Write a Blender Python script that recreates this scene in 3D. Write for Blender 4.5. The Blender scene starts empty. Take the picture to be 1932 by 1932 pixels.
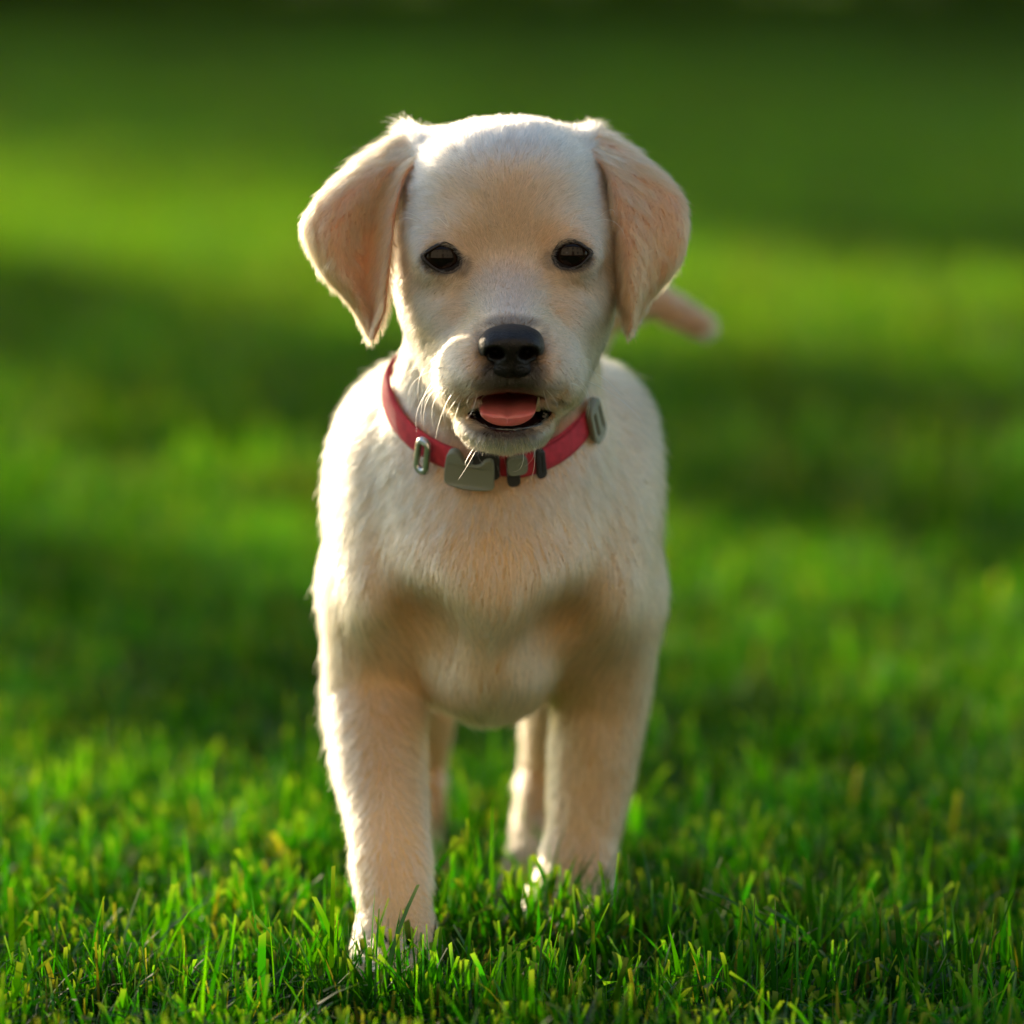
import bpy, math
import numpy as np
from mathutils import Vector, Matrix
from mathutils.bvhtree import BVHTree

scene = bpy.context.scene
COL = scene.collection
rng = np.random.default_rng(11)

# ------------------------------------------------------------------ camera, world, sun, exposure
CAM_Y, CAM_Z, PITCH, HALF_FOV = -2.5, 0.45, math.radians(5.6), math.radians(5.03)
FPX = 966.0 / math.tan(HALF_FOV)
cam_data = bpy.data.cameras.new('camera')
cam_data.sensor_width = 36.0
cam_data.lens = 18.0 / math.tan(HALF_FOV)
cam_data.clip_start = 0.05
cam_data.clip_end = 600.0
cam_data.dof.use_dof = True
cam_data.dof.focus_distance = 2.456
cam_data.dof.aperture_fstop = cam_data.lens / 42.0
cam_data.dof.aperture_blades = 9
cam = bpy.data.objects.new('camera', cam_data)
cam.location = (0, CAM_Y, CAM_Z)
cam.rotation_euler = (math.pi / 2 - PITCH, 0, 0)
COL.objects.link(cam)
scene.camera = cam

SUN_EL, SUN_AZ = math.radians(12), math.radians(65)      # azimuth: how far behind the left-hand side
to_sun = Vector((-math.cos(SUN_EL) * math.cos(SUN_AZ), math.cos(SUN_EL) * math.sin(SUN_AZ), math.sin(SUN_EL)))
world = bpy.data.worlds.new('World')
scene.world = world
world.use_nodes = True
wn = world.node_tree
for n in list(wn.nodes):
    wn.nodes.remove(n)
w_out = wn.nodes.new('ShaderNodeOutputWorld')
w_bg = wn.nodes.new('ShaderNodeBackground')
w_sky = wn.nodes.new('ShaderNodeTexSky')
w_sky.sky_type = 'NISHITA'
w_sky.sun_disc = False
w_sky.sun_elevation = SUN_EL
w_sky.sun_rotation = math.atan2(to_sun.x, to_sun.y)
w_sky.air_density = 1.0
w_sky.dust_density = 0.7
w_bg.inputs['Strength'].default_value = 0.15
wn.links.new(w_sky.outputs[0], w_bg.inputs[0])
wn.links.new(w_bg.outputs[0], w_out.inputs[0])

sun_data = bpy.data.lights.new('sun', 'SUN')
sun_data.energy = 2.5
sun_data.angle = math.radians(0.6)
sun_data.color = (1.0, 0.79, 0.54)
sun = bpy.data.objects.new('sun', sun_data)
sun.rotation_euler = to_sun.to_track_quat('Z', 'Y').to_euler()
sun.location = to_sun * 30
COL.objects.link(sun)

scene.view_settings.view_transform = 'Standard'
scene.view_settings.look = 'None'
scene.view_settings.gamma = 1.0
scene.view_settings.use_curve_mapping = False
scene.view_settings.exposure = 1.3
scene.render.engine = 'CYCLES'
scene.cycles.use_denoising = True
scene.cycles.denoiser = 'OPENIMAGEDENOISE'
scene.cycles.denoising_prefilter = 'ACCURATE'
scene.cycles.max_bounces = 10
scene.cycles.diffuse_bounces = 4
scene.cycles.glossy_bounces = 3
scene.cycles.transmission_bounces = 8
scene.cycles.transparent_max_bounces = 8
scene.cycles.use_adaptive_sampling = True
scene.cycles.adaptive_threshold = 0.01
scene.cycles.caustics_reflective = False
scene.cycles.caustics_refractive = False
scene.cycles.sample_clamp_indirect = 6.0
scene.cycles_curves.shape = 'RIBBONS'

# ------------------------------------------------------------------ helpers
_f = np.array((0, math.cos(PITCH), -math.sin(PITCH)))
_u = np.array((0, math.sin(PITCH), math.cos(PITCH)))
_c = np.array((0, CAM_Y, CAM_Z))


def at(px, py, y):
    """Point of the place seen at (px, py) of a 1932-pixel frame, at depth y."""
    d = _f + np.array((1, 0, 0)) * ((px - 966) / FPX) - _u * ((py - 966) / FPX)
    t = (y - CAM_Y) / d[1]
    return _c + d * t


def mm(px, y):
    """Metres that px frame pixels span at depth y."""
    return px * (y - CAM_Y) / FPX


def proj(P):
    q = P - _c
    z = q @ _f
    return 966 + q[:, 0] / z * FPX, 966 - (q @ _u) / z * FPX


def lin(r, g, b):
    f = lambda c: (c / 255 / 12.92) if c / 255 <= 0.04045 else ((c / 255 + 0.055) / 1.055) ** 2.4
    return (f(r), f(g), f(b))


def tag(o, label=None, cat=None, group=None, kind=None):
    if label: o['label'] = label
    if cat: o['category'] = cat
    if group: o['group'] = group
    if kind: o['kind'] = kind
    return o


def empty(name, loc):
    o = bpy.data.objects.new(name, None)
    o.location = loc
    o.empty_display_size = 0.05
    COL.objects.link(o)
    return o


def link(name, me, mat, parent=None, smooth=True):
    if mat is not None:
        me.materials.append(mat)
    if smooth:
        me.polygons.foreach_set('use_smooth', np.ones(len(me.polygons), dtype=bool))
    o = bpy.data.objects.new(name, me)
    COL.objects.link(o)
    if parent is not None:
        o.parent = parent
        o.matrix_parent_inverse = parent_matrix(parent).inverted()
    return o


def parent_matrix(o):
    m = Matrix.Translation(o.location) @ o.rotation_euler.to_matrix().to_4x4()
    if o.parent is not None:
        m = parent_matrix(o.parent) @ o.matrix_parent_inverse @ m
    return m


def mesh_from(name, V, F):
    V = np.asarray(V, dtype=np.float32).reshape(-1, 3)
    me = bpy.data.meshes.new(name)
    if isinstance(F, np.ndarray) and F.ndim == 2:
        k = F.shape[1]
        me.vertices.add(len(V))
        me.vertices.foreach_set('co', V.ravel())
        me.loops.add(F.size)
        me.loops.foreach_set('vertex_index', F.astype(np.int32).ravel())
        me.polygons.add(len(F))
        me.polygons.foreach_set('loop_start', np.arange(0, F.size, k, dtype=np.int32))
        me.update(calc_edges=True)
    else:
        me.from_pydata([tuple(map(float, v)) for v in V], [], F)
        me.update()
    me.validate()
    return me


def sines(P, wave, seed, n=7):
    """Smooth pseudo-noise in about -1..1 at points P, typical wavelength `wave` metres."""
    r = np.random.default_rng(seed)
    out = np.zeros(len(P))
    for _ in range(n):
        k = r.normal(size=3)
        k /= np.linalg.norm(k)
        k *= 2 * math.pi / (wave * r.uniform(0.7, 1.5))
        out += np.sin(P @ k + r.uniform(0, 6.283))
    return out / math.sqrt(n / 2) / 1.6


def normed(a):
    return a / np.maximum(np.linalg.norm(a, axis=-1, keepdims=True), 1e-9)


def sstep(x, a, b):
    t = np.clip((x - a) / (b - a), 0, 1)
    return t * t * (3 - 2 * t)


# ------------------------------------------------------------------ signed-distance sculpting
class Field:
    def __init__(self, lo, hi, h):
        self.lo, self.h = np.array(lo, float), h
        self.n = np.ceil((np.array(hi) - self.lo) / h).astype(int) + 1
        self.F = np.full(self.n, 0.05, dtype=np.float32)
        self.ax = [self.lo[i] + h * np.arange(self.n[i]) for i in range(3)]

    def box(self, lo, hi):
        a = np.clip(np.floor((np.array(lo) - self.lo) / self.h).astype(int), 0, self.n - 1)
        b = np.clip(np.ceil((np.array(hi) - self.lo) / self.h).astype(int) + 1, 1, self.n)
        s = tuple(slice(a[i], b[i]) for i in range(3))
        X, Y, Z = np.meshgrid(*[self.ax[i][s[i]] for i in range(3)], indexing='ij', sparse=True)
        return s, X, Y, Z

    def put(self, s, d, k):
        A = self.F[s]
        h = np.maximum(k - np.abs(A - d), 0) / k
        self.F[s] = np.minimum(A, d) - h * h * k * 0.25

    def cut(self, s, d, k):
        A = self.F[s]
        d = -d
        h = np.maximum(k - np.abs(A - d), 0) / k
        self.F[s] = np.maximum(A, d) + h * h * k * 0.25

    def ell(self, c, r, k=0.01, rot=None, cut=False):
        c, r = np.array(c), np.array(r)
        m = r.max() + k + 0.012
        s, X, Y, Z = self.box(c - m, c + m)
        X, Y, Z = X - c[0], Y - c[1], Z - c[2]
        if rot is not None:
            R = np.array(Matrix.Rotation(rot[1], 3, rot[0]).transposed())
            X, Y, Z = (R[i, 0] * X + R[i, 1] * Y + R[i, 2] * Z for i in range(3))
        k0 = np.sqrt((X / r[0]) ** 2 + (Y / r[1]) ** 2 + (Z / r[2]) ** 2)
        k1 = np.sqrt((X / r[0] ** 2) ** 2 + (Y / r[1] ** 2) ** 2 + (Z / r[2] ** 2) ** 2)
        d = (k0 * (k0 - 1) / np.maximum(k1, 1e-6)).astype(np.float32)
        (self.cut if cut else self.put)(s, d, k)

    def cone(self, a, b, ra, rb, k=0.01, cut=False):
        a, b = np.array(a), np.array(b)
        m = max(ra, rb) + k + 0.012
        s, X, Y, Z = self.box(np.minimum(a, b) - m, np.maximum(a, b) + m)
        ba = b - a
        L2 = ba @ ba
        t = ((X - a[0]) * ba[0] + (Y - a[1]) * ba[1] + (Z - a[2]) * ba[2]) / L2
        t = np.clip(t, 0, 1)
        d = np.sqrt((X - a[0] - t * ba[0]) ** 2 + (Y - a[1] - t * ba[1]) ** 2 + (Z - a[2] - t * ba[2]) ** 2) - (ra + (rb - ra) * t)
        (self.cut if cut else self.put)(s, d.astype(np.float32), k)

    def chain(self, pts, k=0.012):
        """A limb: round cones joined end to end without swelling at the joints, then blended in."""
        C = np.array([p for p, r in pts]); R = np.array([r for p, r in pts])
        m = R.max() + k + 0.012
        s, X, Y, Z = self.box(C.min(0) - m, C.max(0) + m)
        best = None
        for i in range(len(C) - 1):
            a, ba = C[i], C[i + 1] - C[i]
            t = np.clip(((X - a[0]) * ba[0] + (Y - a[1]) * ba[1] + (Z - a[2]) * ba[2]) / (ba @ ba), 0, 1)
            d = np.sqrt((X - a[0] - t * ba[0]) ** 2 + (Y - a[1] - t * ba[1]) ** 2 + (Z - a[2] - t * ba[2]) ** 2) - (R[i] + (R[i + 1] - R[i]) * t)
            best = d if best is None else np.minimum(best, d)
        self.put(s, best.astype(np.float32), k)

    def sample(self, P):
        g = (np.asarray(P) - self.lo) / self.h
        i = np.clip(np.floor(g).astype(int), 0, self.n - 2)
        t = g - i
        out = 0
        for dx in (0, 1):
            for dy in (0, 1):
                for dz in (0, 1):
                    w = (t[:, 0] if dx else 1 - t[:, 0]) * (t[:, 1] if dy else 1 - t[:, 1]) * (t[:, 2] if dz else 1 - t[:, 2])
                    out = out + w * self.F[i[:, 0] + dx, i[:, 1] + dy, i[:, 2] + dz]
        return out

    def surface(self):
        """Naive surface nets: one vertex per crossing cell, one quad per crossing edge."""
        F, n = self.F, self.n
        ins = F < 0
        cnt = np.zeros(n - 1, dtype=np.int8)
        for dx in (0, 1):
            for dy in (0, 1):
                for dz in (0, 1):
                    cnt += ins[dx:n[0] - 1 + dx, dy:n[1] - 1 + dy, dz:n[2] - 1 + dz]
        act = (cnt > 0) & (cnt < 8)
        I = np.argwhere(act)
        idx = np.full(n - 1, -1, dtype=np.int64)
        idx[act] = np.arange(len(I))
        acc, num = np.zeros((len(I), 3)), np.zeros(len(I))
        for axis in range(3):
            o1, o2 = [a for a in range(3) if a != axis]
            for p in (0, 1):
                for q in (0, 1):
                    A = I.copy(); A[:, o1] += p; A[:, o2] += q
                    B = A.copy(); B[:, axis] += 1
                    fa, fb = F[tuple(A.T)], F[tuple(B.T)]
                    m = (fa < 0) != (fb < 0)
                    t = fa[m] / (fa[m] - fb[m])
                    pt = A[m].astype(float)
                    pt[:, axis] += t
                    acc[m] += pt
                    num[m] += 1
        V = self.lo + self.h * acc / num[:, None]
        Q = []
        for axis in range(3):
            o1, o2 = (axis + 1) % 3, (axis + 2) % 3
            sa = [slice(None)] * 3; sb = [slice(None)] * 3
            sa[axis], sb[axis] = slice(0, -1), slice(1, None)
            a, b = ins[tuple(sa)], ins[tuple(sb)]
            E = np.argwhere(a != b)
            E = E[(E[:, o1] > 0) & (E[:, o2] > 0) & (E[:, o1] < n[o1] - 1) & (E[:, o2] < n[o2] - 1)]
            fl = a[tuple(E.T)]
            def cell(d1, d2):
                C = E.copy(); C[:, o1] -= d1; C[:, o2] -= d2
                return idx[tuple(C.T)]
            q = np.stack([cell(1, 1), cell(0, 1), cell(0, 0), cell(1, 0)], 1)
            q[~fl] = q[~fl][:, ::-1]
            Q.append(q)
        return V, np.concatenate(Q)


def smooth_mesh(V, Q, n=2, lam=0.5):
    for _ in range(n):
        S, N = np.zeros_like(V), np.zeros(len(V))
        for a in range(4):
            for b in ((a + 1) % 4, (a + 3) % 4):
                np.add.at(S, Q[:, a], V[Q[:, b]])
                np.add.at(N, Q[:, a], 1)
        V = V + lam * (S / np.maximum(N, 1)[:, None] - V)
    return V


# ------------------------------------------------------------------ the puppy's body: one continuous surface
B = Field((-0.1, -0.115, -0.005), (0.105, 0.475, 0.4), 0.0016)


def E(px, py, y, rx, rz, ry, k=0.01, rot=None, cut=False):
    B.ell(at(px, py, y), (mm(rx, y), ry, mm(rz, y)), k, rot, cut)


def J(px, py, y, r):
    return (at(px, py, y), mm(r, y))


# trunk
B.chain([J(930, 960, .13, 222), J(962, 935, .23, 228), J(988, 900, .33, 215)], 0.03)
E(928, 1015, .092, 224, 195, .090, .025)                      # chest, its point thrust forward
E(926, 1080, .070, 130, 130, .064, .03)
E(932, 900, .092, 208, 180, .064, .03)                        # fore-chest under the throat
for s in (-1, 1):
    E(945 + s * 182, 812, .150, 78, 90, .05, .03)             # shoulder blades
E(946, 800, .165, 208, 130, .07, .03)                         # withers
E(924, 1215, .108, 122, 140, .066, .03)                      # breastbone, drawn back below
B.chain([J(950, 560, .06, 158), J(938, 800, .065, 190), J(935, 940, .09, 225)], 0.03)   # neck
E(726, 1010, .115, 76, 190, .055, .03)                        # upper arms
E(1132, 1010, .120, 76, 190, .055, .03)
E(725, 1110, .085, 63, 86, .044, .018)                        # points of the shoulders
E(1131, 1110, .095, 63, 86, .044, .018)
# front legs
B.chain([J(722, 1130, .10, 96), J(706, 1300, .105, 88), J(716, 1450, .070, 80), J(734, 1570, .038, 69), J(739, 1630, .028, 73), J(747, 1740, .012, 66)], 0.018)
E(748, 1815, -.004, 82, 52, .036, .018)
for i, (x, dy) in enumerate(((686, 0.005), (725, -.005), (770, -.005), (809, 0.005))):
    E(x, 1836, -.024 + dy, 21, 29, .019, .0035)
B.chain([J(1136, 1130, .11, 98), J(1134, 1300, .13, 88), J(1116, 1460, .133, 78), J(1100, 1570, .130, 66), J(1092, 1620, .126, 69), J(1082, 1690, .118, 63)], 0.018)
E(1068, 1718, .104, 76, 46, .034, .018)
for i, (x, dy) in enumerate(((1008, 0.005), (1046, -.005), (1089, -.005), (1126, 0.005))):
    E(x, 1734, .086 + dy, 20, 27, .019, .0035)
for x, y_ in ((800, .022), (1062, .028)):                     # hollows between breast and upper legs
    B.ell(at(x, 1200, y_), (mm(52, 0), .026, mm(62, 0)), .03, cut=True)
# hind legs: thigh, stifle, hock behind, paw
B.chain([J(800, 1010, .33, 140), J(778, 1260, .275, 92), J(790, 1430, .345, 48), J(797, 1580, .325, 44), J(797, 1632, .30, 46)], 0.02)
E(797, 1640, .285, 58, 32, .03, .012)
B.chain([J(1095, 1010, .34, 140), J(1085, 1270, .265, 92), J(1040, 1440, .33, 54), J(1016, 1570, .30, 50), J(1010, 1640, .27, 50)], 0.02)
E(1008, 1655, .255, 60, 34, .03, .012)
# tail
B.chain([J(1010, 740, .385, 75), J(1120, 590, .405, 44), J(1228, 562, .41, 32), J(1322, 614, .415, 22)], 0.02)

# head
HX = 958
E(HX, 400, .030, 180, 156, .062, .02)                         # skull
E(HX, 335, .000, 120, 88, .035, .02)                          # forehead
E(HX, 425, -.010, 86, 74, .020, .02)
for s in (-1, 1):
    E(946 + s * 80, 350, .028, 76, 74, .045, .02)            # corners of the skull
    E(945 + s * 154, 310, .054, 42, 50, .034, .018)           # ear roots
for s in (-1, 1):
    E(954 + s * 124, 500, .020, 84, 118, .042, .02)            # cheeks
    E(HX + s * 95, 445, -.008, 62, 40, .022, .014)            # brows
    E(HX + s * 100, 585, .001, 70, 84, .034, .015)            # under the eyes
    E(963 + s * 56, 692, -.052, 62, 66, .032, .018)           # flews
    E(963 + s * 88, 726, -.030, 42, 44, .032, .018)
B.cone(at(HX, 500, -.005), at(962, 628, -.066), mm(72, 0), mm(46, -.07), .016)   # bridge of the muzzle
E(963, 672, -.050, 96, 62, .034, .012)
B.cone(at(950, 735, .02), at(955, 792, -.045), mm(108, .02), mm(48, -.04), .016)  # lower jaw
E(952, 808, -.046, 86, 28, .026, .010)                        # chin
E(HX, 640, .02, 150, 100, .04, .02)
for s in (-1, 1):
    B.ell(at(965 + s * 31, 667, -.088), (mm(22, -.08), .016, mm(15, -.08)), .003, cut=True)   # room behind the nostrils
# open mouth
B.ell(at(963, 772, -.055), (mm(76, -.05), .036, mm(26, -.05)), .003, ('X', math.radians(10)), cut=True)
B.ell(at(963, 752, -.075), (mm(62, -.05), .030, mm(14, -.05)), .004, cut=True)
for s in (-1, 1):                                             # corners of the lips drawn up into the cheeks
    B.cone(at(963 + s * 82, 765, -.048), at(962 + s * 110, 745, -.024), mm(3.5, -.05), mm(2, -.03), .004, cut=True)
EYES = [(833.5, 485, -.0245), (1079, 480, -.0245)]
for px, py, y in EYES:                                        # sockets with raised lids
    B.ell(at(px, py, y), (.0122, .0122, .0118), .006)
    B.ell(at(px, py, y - .010), (mm(31, 0), .011, mm(21, 0)), .0015, cut=True)
V, Q = B.surface()
V = smooth_mesh(V, Q, 3, .5)
T = np.concatenate([Q[:, [0, 1, 2]], Q[:, [0, 2, 3]]])
bvh = BVHTree.FromPolygons([Vector(v) for v in V], T.tolist())


def surf(px, py):
    """Skin point and normal seen at a frame pixel."""
    d = at(px, py, 0) - _c
    d /= np.linalg.norm(d)
    loc, nor, _, _ = bvh.ray_cast(Vector(_c), Vector(d))
    return (np.array(loc), np.array(nor)) if loc is not None else (at(px, py, 0.05), np.array((0, -1, 0)))


# ------------------------------------------------------------------ materials
def material(name, color, rough=0.5, spec=0.5, coat=0.0, sss=0.0, sss_col=None, metal=0.0):
    m = bpy.data.materials.new(name)
    m.use_nodes = True
    b = m.node_tree.nodes['Principled BSDF']
    b.inputs['Base Color'].default_value = (*color, 1)
    b.inputs['Roughness'].default_value = rough
    b.inputs['Specular IOR Level'].default_value = spec
    b.inputs['Coat Weight'].default_value = coat
    b.inputs['Coat Roughness'].default_value = 0.04
    b.inputs['Metallic'].default_value = metal
    if sss:
        b.inputs['Subsurface Weight'].default_value = sss
        b.inputs['Subsurface Radius'].default_value = (0.004, 0.0015, 0.001)
        b.inputs['Subsurface Scale'].default_value = 1.0
    return m, m.node_tree, b


def add_bump(nt, b, scale, strength, dist, kind='noise', detail=3):
    tc = nt.nodes.new('ShaderNodeTexCoord')
    if kind == 'noise':
        t = nt.nodes.new('ShaderNodeTexNoise'); t.inputs['Detail'].default_value = detail
        out = t.outputs['Fac']
    else:
        t = nt.nodes.new('ShaderNodeTexVoronoi')
        out = t.outputs['Distance']
    t.inputs['Scale'].default_value = scale
    bp = nt.nodes.new('ShaderNodeBump')
    bp.inputs['Strength'].default_value = strength
    bp.inputs['Distance'].default_value = dist
    nt.links.new(tc.outputs['Object'], t.inputs['Vector'])
    nt.links.new(out, bp.inputs['Height'])
    nt.links.new(bp.outputs['Normal'], b.inputs['Normal'])
    return t


def add_mottle(nt, b, c0, c1, scale):
    tc = nt.nodes.new('ShaderNodeTexCoord')
    t = nt.nodes.new('ShaderNodeTexNoise'); t.inputs['Scale'].default_value = scale; t.inputs['Detail'].default_value = 4
    r = nt.nodes.new('ShaderNodeValToRGB')
    r.color_ramp.elements[0].position = .35; r.color_ramp.elements[1].position = .65
    r.color_ramp.elements[0].color = (*c0, 1); r.color_ramp.elements[1].color = (*c1, 1)
    nt.links.new(tc.outputs['Object'], t.inputs['Vector'])
    nt.links.new(t.outputs['Fac'], r.inputs['Fac'])
    nt.links.new(r.outputs['Color'], b.inputs['Base Color'])


M_SKIN, nt, b = material('skin', (.7, .55, .4), .7, .2)
a = nt.nodes.new('ShaderNodeAttribute'); a.attribute_name = 'tint'
nt.links.new(a.outputs['Color'], b.inputs['Base Color'])
tl = nt.nodes.new('ShaderNodeBsdfTranslucent'); nt.links.new(a.outputs['Color'], tl.inputs['Color'])
ms = nt.nodes.new('ShaderNodeMixShader'); ms.inputs['Fac'].default_value = .35
nt.links.new(b.outputs[0], ms.inputs[1]); nt.links.new(tl.outputs[0], ms.inputs[2])
nt.links.new(ms.outputs[0], nt.nodes['Material Output'].inputs['Surface'])

M_EAR, nt, b = material('ear_leather', (.62, .30, .16), .7, .2)
tl = nt.nodes.new('ShaderNodeBsdfTranslucent'); tl.inputs['Color'].default_value = (.80, .46, .28, 1)
ms = nt.nodes.new('ShaderNodeMixShader'); ms.inputs['Fac'].default_value = .28
nt.links.new(b.outputs[0], ms.inputs[1]); nt.links.new(tl.outputs[0], ms.inputs[2])
nt.links.new(ms.outputs[0], nt.nodes['Material Output'].inputs['Surface'])

M_FUR = bpy.data.materials.new('fur')
M_FUR.use_nodes = True
nt = M_FUR.node_tree
nt.nodes.remove(nt.nodes['Principled BSDF'])
hb = nt.nodes.new('ShaderNodeBsdfHairPrincipled')
hb.model = 'CHIANG'
hb.parametrization = 'COLOR'
hb.inputs['Roughness'].default_value = .38
hb.inputs['Radial Roughness'].default_value = .55
hb.inputs['Coat'].default_value = .0
hb.inputs['Random Roughness'].default_value = .3
a = nt.nodes.new('ShaderNodeAttribute'); a.attribute_name = 'tint'
nt.links.new(a.outputs['Color'], hb.inputs['Color'])
nt.links.new(hb.outputs[0], nt.nodes['Material Output'].inputs['Surface'])

M_NOSE, nt, b = material('nose_leather', (.007, .006, .006), .45, .32)
add_bump(nt, b, 1100, .5, .0006, 'voronoi')
M_EYE, nt, b = material('eye_wet', (.006, .004, .003), .05, .20, 0)
a = nt.nodes.new('ShaderNodeAttribute'); a.attribute_name = 'tint'
nt.links.new(a.outputs['Color'], b.inputs['Base Color'])
M_LID, nt, b = material('eyelid_skin', (.012, .009, .008), .38, .5)
add_bump(nt, b, 500, .4, .0006)
M_TONGUE, nt, b = material('tongue_wet', (.52, .11, .12), .38, .5, .25, .4)
b.inputs['Coat Roughness'].default_value = .18
add_bump(nt, b, 1500, .35, .0005)
add_mottle(nt, b, (.56, .14, .15), (.68, .20, .20), 120)
M_TOOTH, nt, b = material('tooth_enamel', (.78, .70, .50), .25, .5, .3, .2)
M_LIP, nt, b = material('lip_wet', (.010, .009, .010), .16, .6, .7)
add_bump(nt, b, 420, .9, .0018)

# ------------------------------------------------------------------ the puppy: an Empty at its feet, parts below it
puppy = empty('puppy', (0.0, 0.12, 0.0))
tag(puppy, 'cream yellow labrador puppy walking towards the camera with open mouth and pink tongue', 'dog')

CREAM = np.array((.77, .55, .295))
TAN = np.array((.62, .36, .17))
DARK = np.array((.045, .04, .037))
EARC = np.array((.70, .34, .145))


def closed_spline(P, n):
    P = np.asarray(P, float); m = len(P)
    u = np.arange(n) * m / n
    i = np.floor(u).astype(int); t = (u - i)[:, None]
    p0, p1, p2, p3 = (P[(i + k) % m] for k in (-1, 0, 1, 2))
    return .5 * (2 * p1 + (p2 - p0) * t + (2 * p0 - 5 * p1 + 4 * p2 - p3) * t ** 2 + (3 * p1 - p0 - 3 * p2 + p3) * t ** 3)


def spline(P, n):
    P = np.asarray(P, float); m = len(P)
    u = np.linspace(0, m - 1, n)
    i = np.minimum(np.floor(u).astype(int), m - 2); t = (u - i).reshape((-1,) + (1,) * (P.ndim - 1))
    p1, p2 = P[i], P[i + 1]
    p0 = np.where((i > 0).reshape(t.shape), P[np.maximum(i - 1, 0)], 2 * p1 - p2)
    p3 = np.where((i < m - 2).reshape(t.shape), P[np.minimum(i + 2, m - 1)], 2 * p2 - p1)
    return .5 * (2 * p1 + (p2 - p0) * t + (2 * p0 - 5 * p1 + 4 * p2 - p3) * t ** 2 + (3 * p1 - p0 - 3 * p2 + p3) * t ** 3)


EYE_RIMS = [
    [(801, 484), (815, 473), (828, 466.5), (840, 464.5), (853, 470), (861, 480), (866, 492), (858, 503), (845, 508), (830, 506), (815, 499)],
    [(1112, 477), (1100, 468), (1087, 461), (1073, 458.5), (1060, 463), (1052, 472), (1047, 482), (1051, 493), (1062, 500.5), (1075, 502), (1090, 499), (1103, 490)],
]


def inside_poly(px, py, poly):
    res = np.zeros(len(px), bool)
    m = len(poly)
    for i in range(m):
        (x1, y1), (x2, y2) = poly[i], poly[(i + 1) % m]
        c = ((y1 > py) != (y2 > py)) & (px < (x2 - x1) * (py - y1) / (y2 - y1 + 1e-12) + x1)
        res ^= c
    return res


def blob(px, py, cx, cy, rx, ry, soft=1.0):
    """1 at the centre of an ellipse, falling to 0 at (1 + soft) radii."""
    d = np.sqrt(((px - cx) / rx) ** 2 + ((py - cy) / ry) ** 2)
    return 1 - sstep(d, 1, 1 + soft)


MOUTH_CUTS = [(at(963, 772, -.055), (mm(76, -.05), .036, mm(26, -.05)), math.radians(10)),
              (at(963, 752, -.075), (mm(62, -.05), .030, mm(14, -.05)), 0.0)]


def in_mouth(P, grow=1.07):
    out = np.zeros(len(P), bool)
    for c, r, ang in MOUTH_CUTS:
        D = (P - c) @ np.array(Matrix.Rotation(ang, 3, 'X'))
        out |= ((D / np.array(r)) ** 2).sum(1) < grow * grow
    return out


def coat_colour(P, px, py):
    """Colour of the coat itself at points P of the body."""
    n = len(P)
    front = sstep(-P[:, 1], -.06, -.02)[:, None]              # 1 on the face
    C = np.tile(CREAM, (n, 1))
    patch = .5 + .5 * sines(P, .05, 5)
    C = C + (np.array((.60, .475, .355)) - C) * (front * sstep(P[:, 2], .2, .24)[:, None])
    C = C * (1 + .05 * (patch[:, None] - .5))
    C = C + (TAN - C) * (.09 * sstep(sines(P, .03, 19), .1, .9))[:, None]
    tan = np.zeros(n)
    for cx, cy, rx, ry, w in ((895, 640, 22, 40, .6), (1035, 640, 24, 45, .6), (1048, 448, 26, 20, .35), (890, 452, 26, 20, .15), (960, 400, 16, 80, .06),
                              (962, 560, 60, 60, .15), (1100, 590, 40, 60, .12), (860, 770, 22, 20, .8), (1062, 775, 26, 26, .8), (1100, 480, 30, 50, .25)):
        tan = np.maximum(tan, w * blob(px, py, cx, cy, rx, ry, 1.2))
    C = C + (TAN - C) * (tan[:, None] * front)
    tail = ((P[:, 1] > .36) & (px > 1090) & (P[:, 2] > .2)) * (.35 + .6 * sstep(px, 1150, 1330))
    C = C + (TAN - C) * tail[:, None]
    dark = np.zeros(n)
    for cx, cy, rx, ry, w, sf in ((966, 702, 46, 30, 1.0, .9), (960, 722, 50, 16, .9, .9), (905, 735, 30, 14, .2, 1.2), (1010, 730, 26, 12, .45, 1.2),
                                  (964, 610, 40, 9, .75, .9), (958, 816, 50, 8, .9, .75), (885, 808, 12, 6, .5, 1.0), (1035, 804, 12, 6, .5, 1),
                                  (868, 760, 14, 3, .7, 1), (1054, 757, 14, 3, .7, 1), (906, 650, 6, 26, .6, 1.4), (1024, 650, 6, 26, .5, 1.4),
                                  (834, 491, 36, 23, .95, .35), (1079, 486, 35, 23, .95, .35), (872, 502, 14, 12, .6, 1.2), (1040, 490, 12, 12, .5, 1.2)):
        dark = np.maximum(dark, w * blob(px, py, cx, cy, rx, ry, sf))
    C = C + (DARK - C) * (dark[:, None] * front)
    return C


vpx, vpy = proj(V)
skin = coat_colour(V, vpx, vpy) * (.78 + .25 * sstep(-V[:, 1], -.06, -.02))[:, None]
mouth_v = in_mouth(V, 1.10)
skin[mouth_v] = (.05, .012, .012)
skin[(blob(vpx, vpy, 965, 662, 48, 34, .02) > .5) & (V[:, 1] < -.04)] = (.007, .006, .006)
for rim in EYE_RIMS:
    c = np.mean(rim, 0)
    big = c + (np.array(rim) - c) * 1.25
    skin[inside_poly(vpx, vpy, [tuple(p) for p in big]) & (V[:, 1] < .01)] = (.014, .011, .010)
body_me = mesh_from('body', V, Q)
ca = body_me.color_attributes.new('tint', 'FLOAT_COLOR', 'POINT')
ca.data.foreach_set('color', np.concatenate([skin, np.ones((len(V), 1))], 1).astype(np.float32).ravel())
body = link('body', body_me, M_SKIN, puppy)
Vn = np.zeros((len(V), 3), dtype=np.float32)
Vn = np.array([v.normal for v in body_me.vertices])

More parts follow.
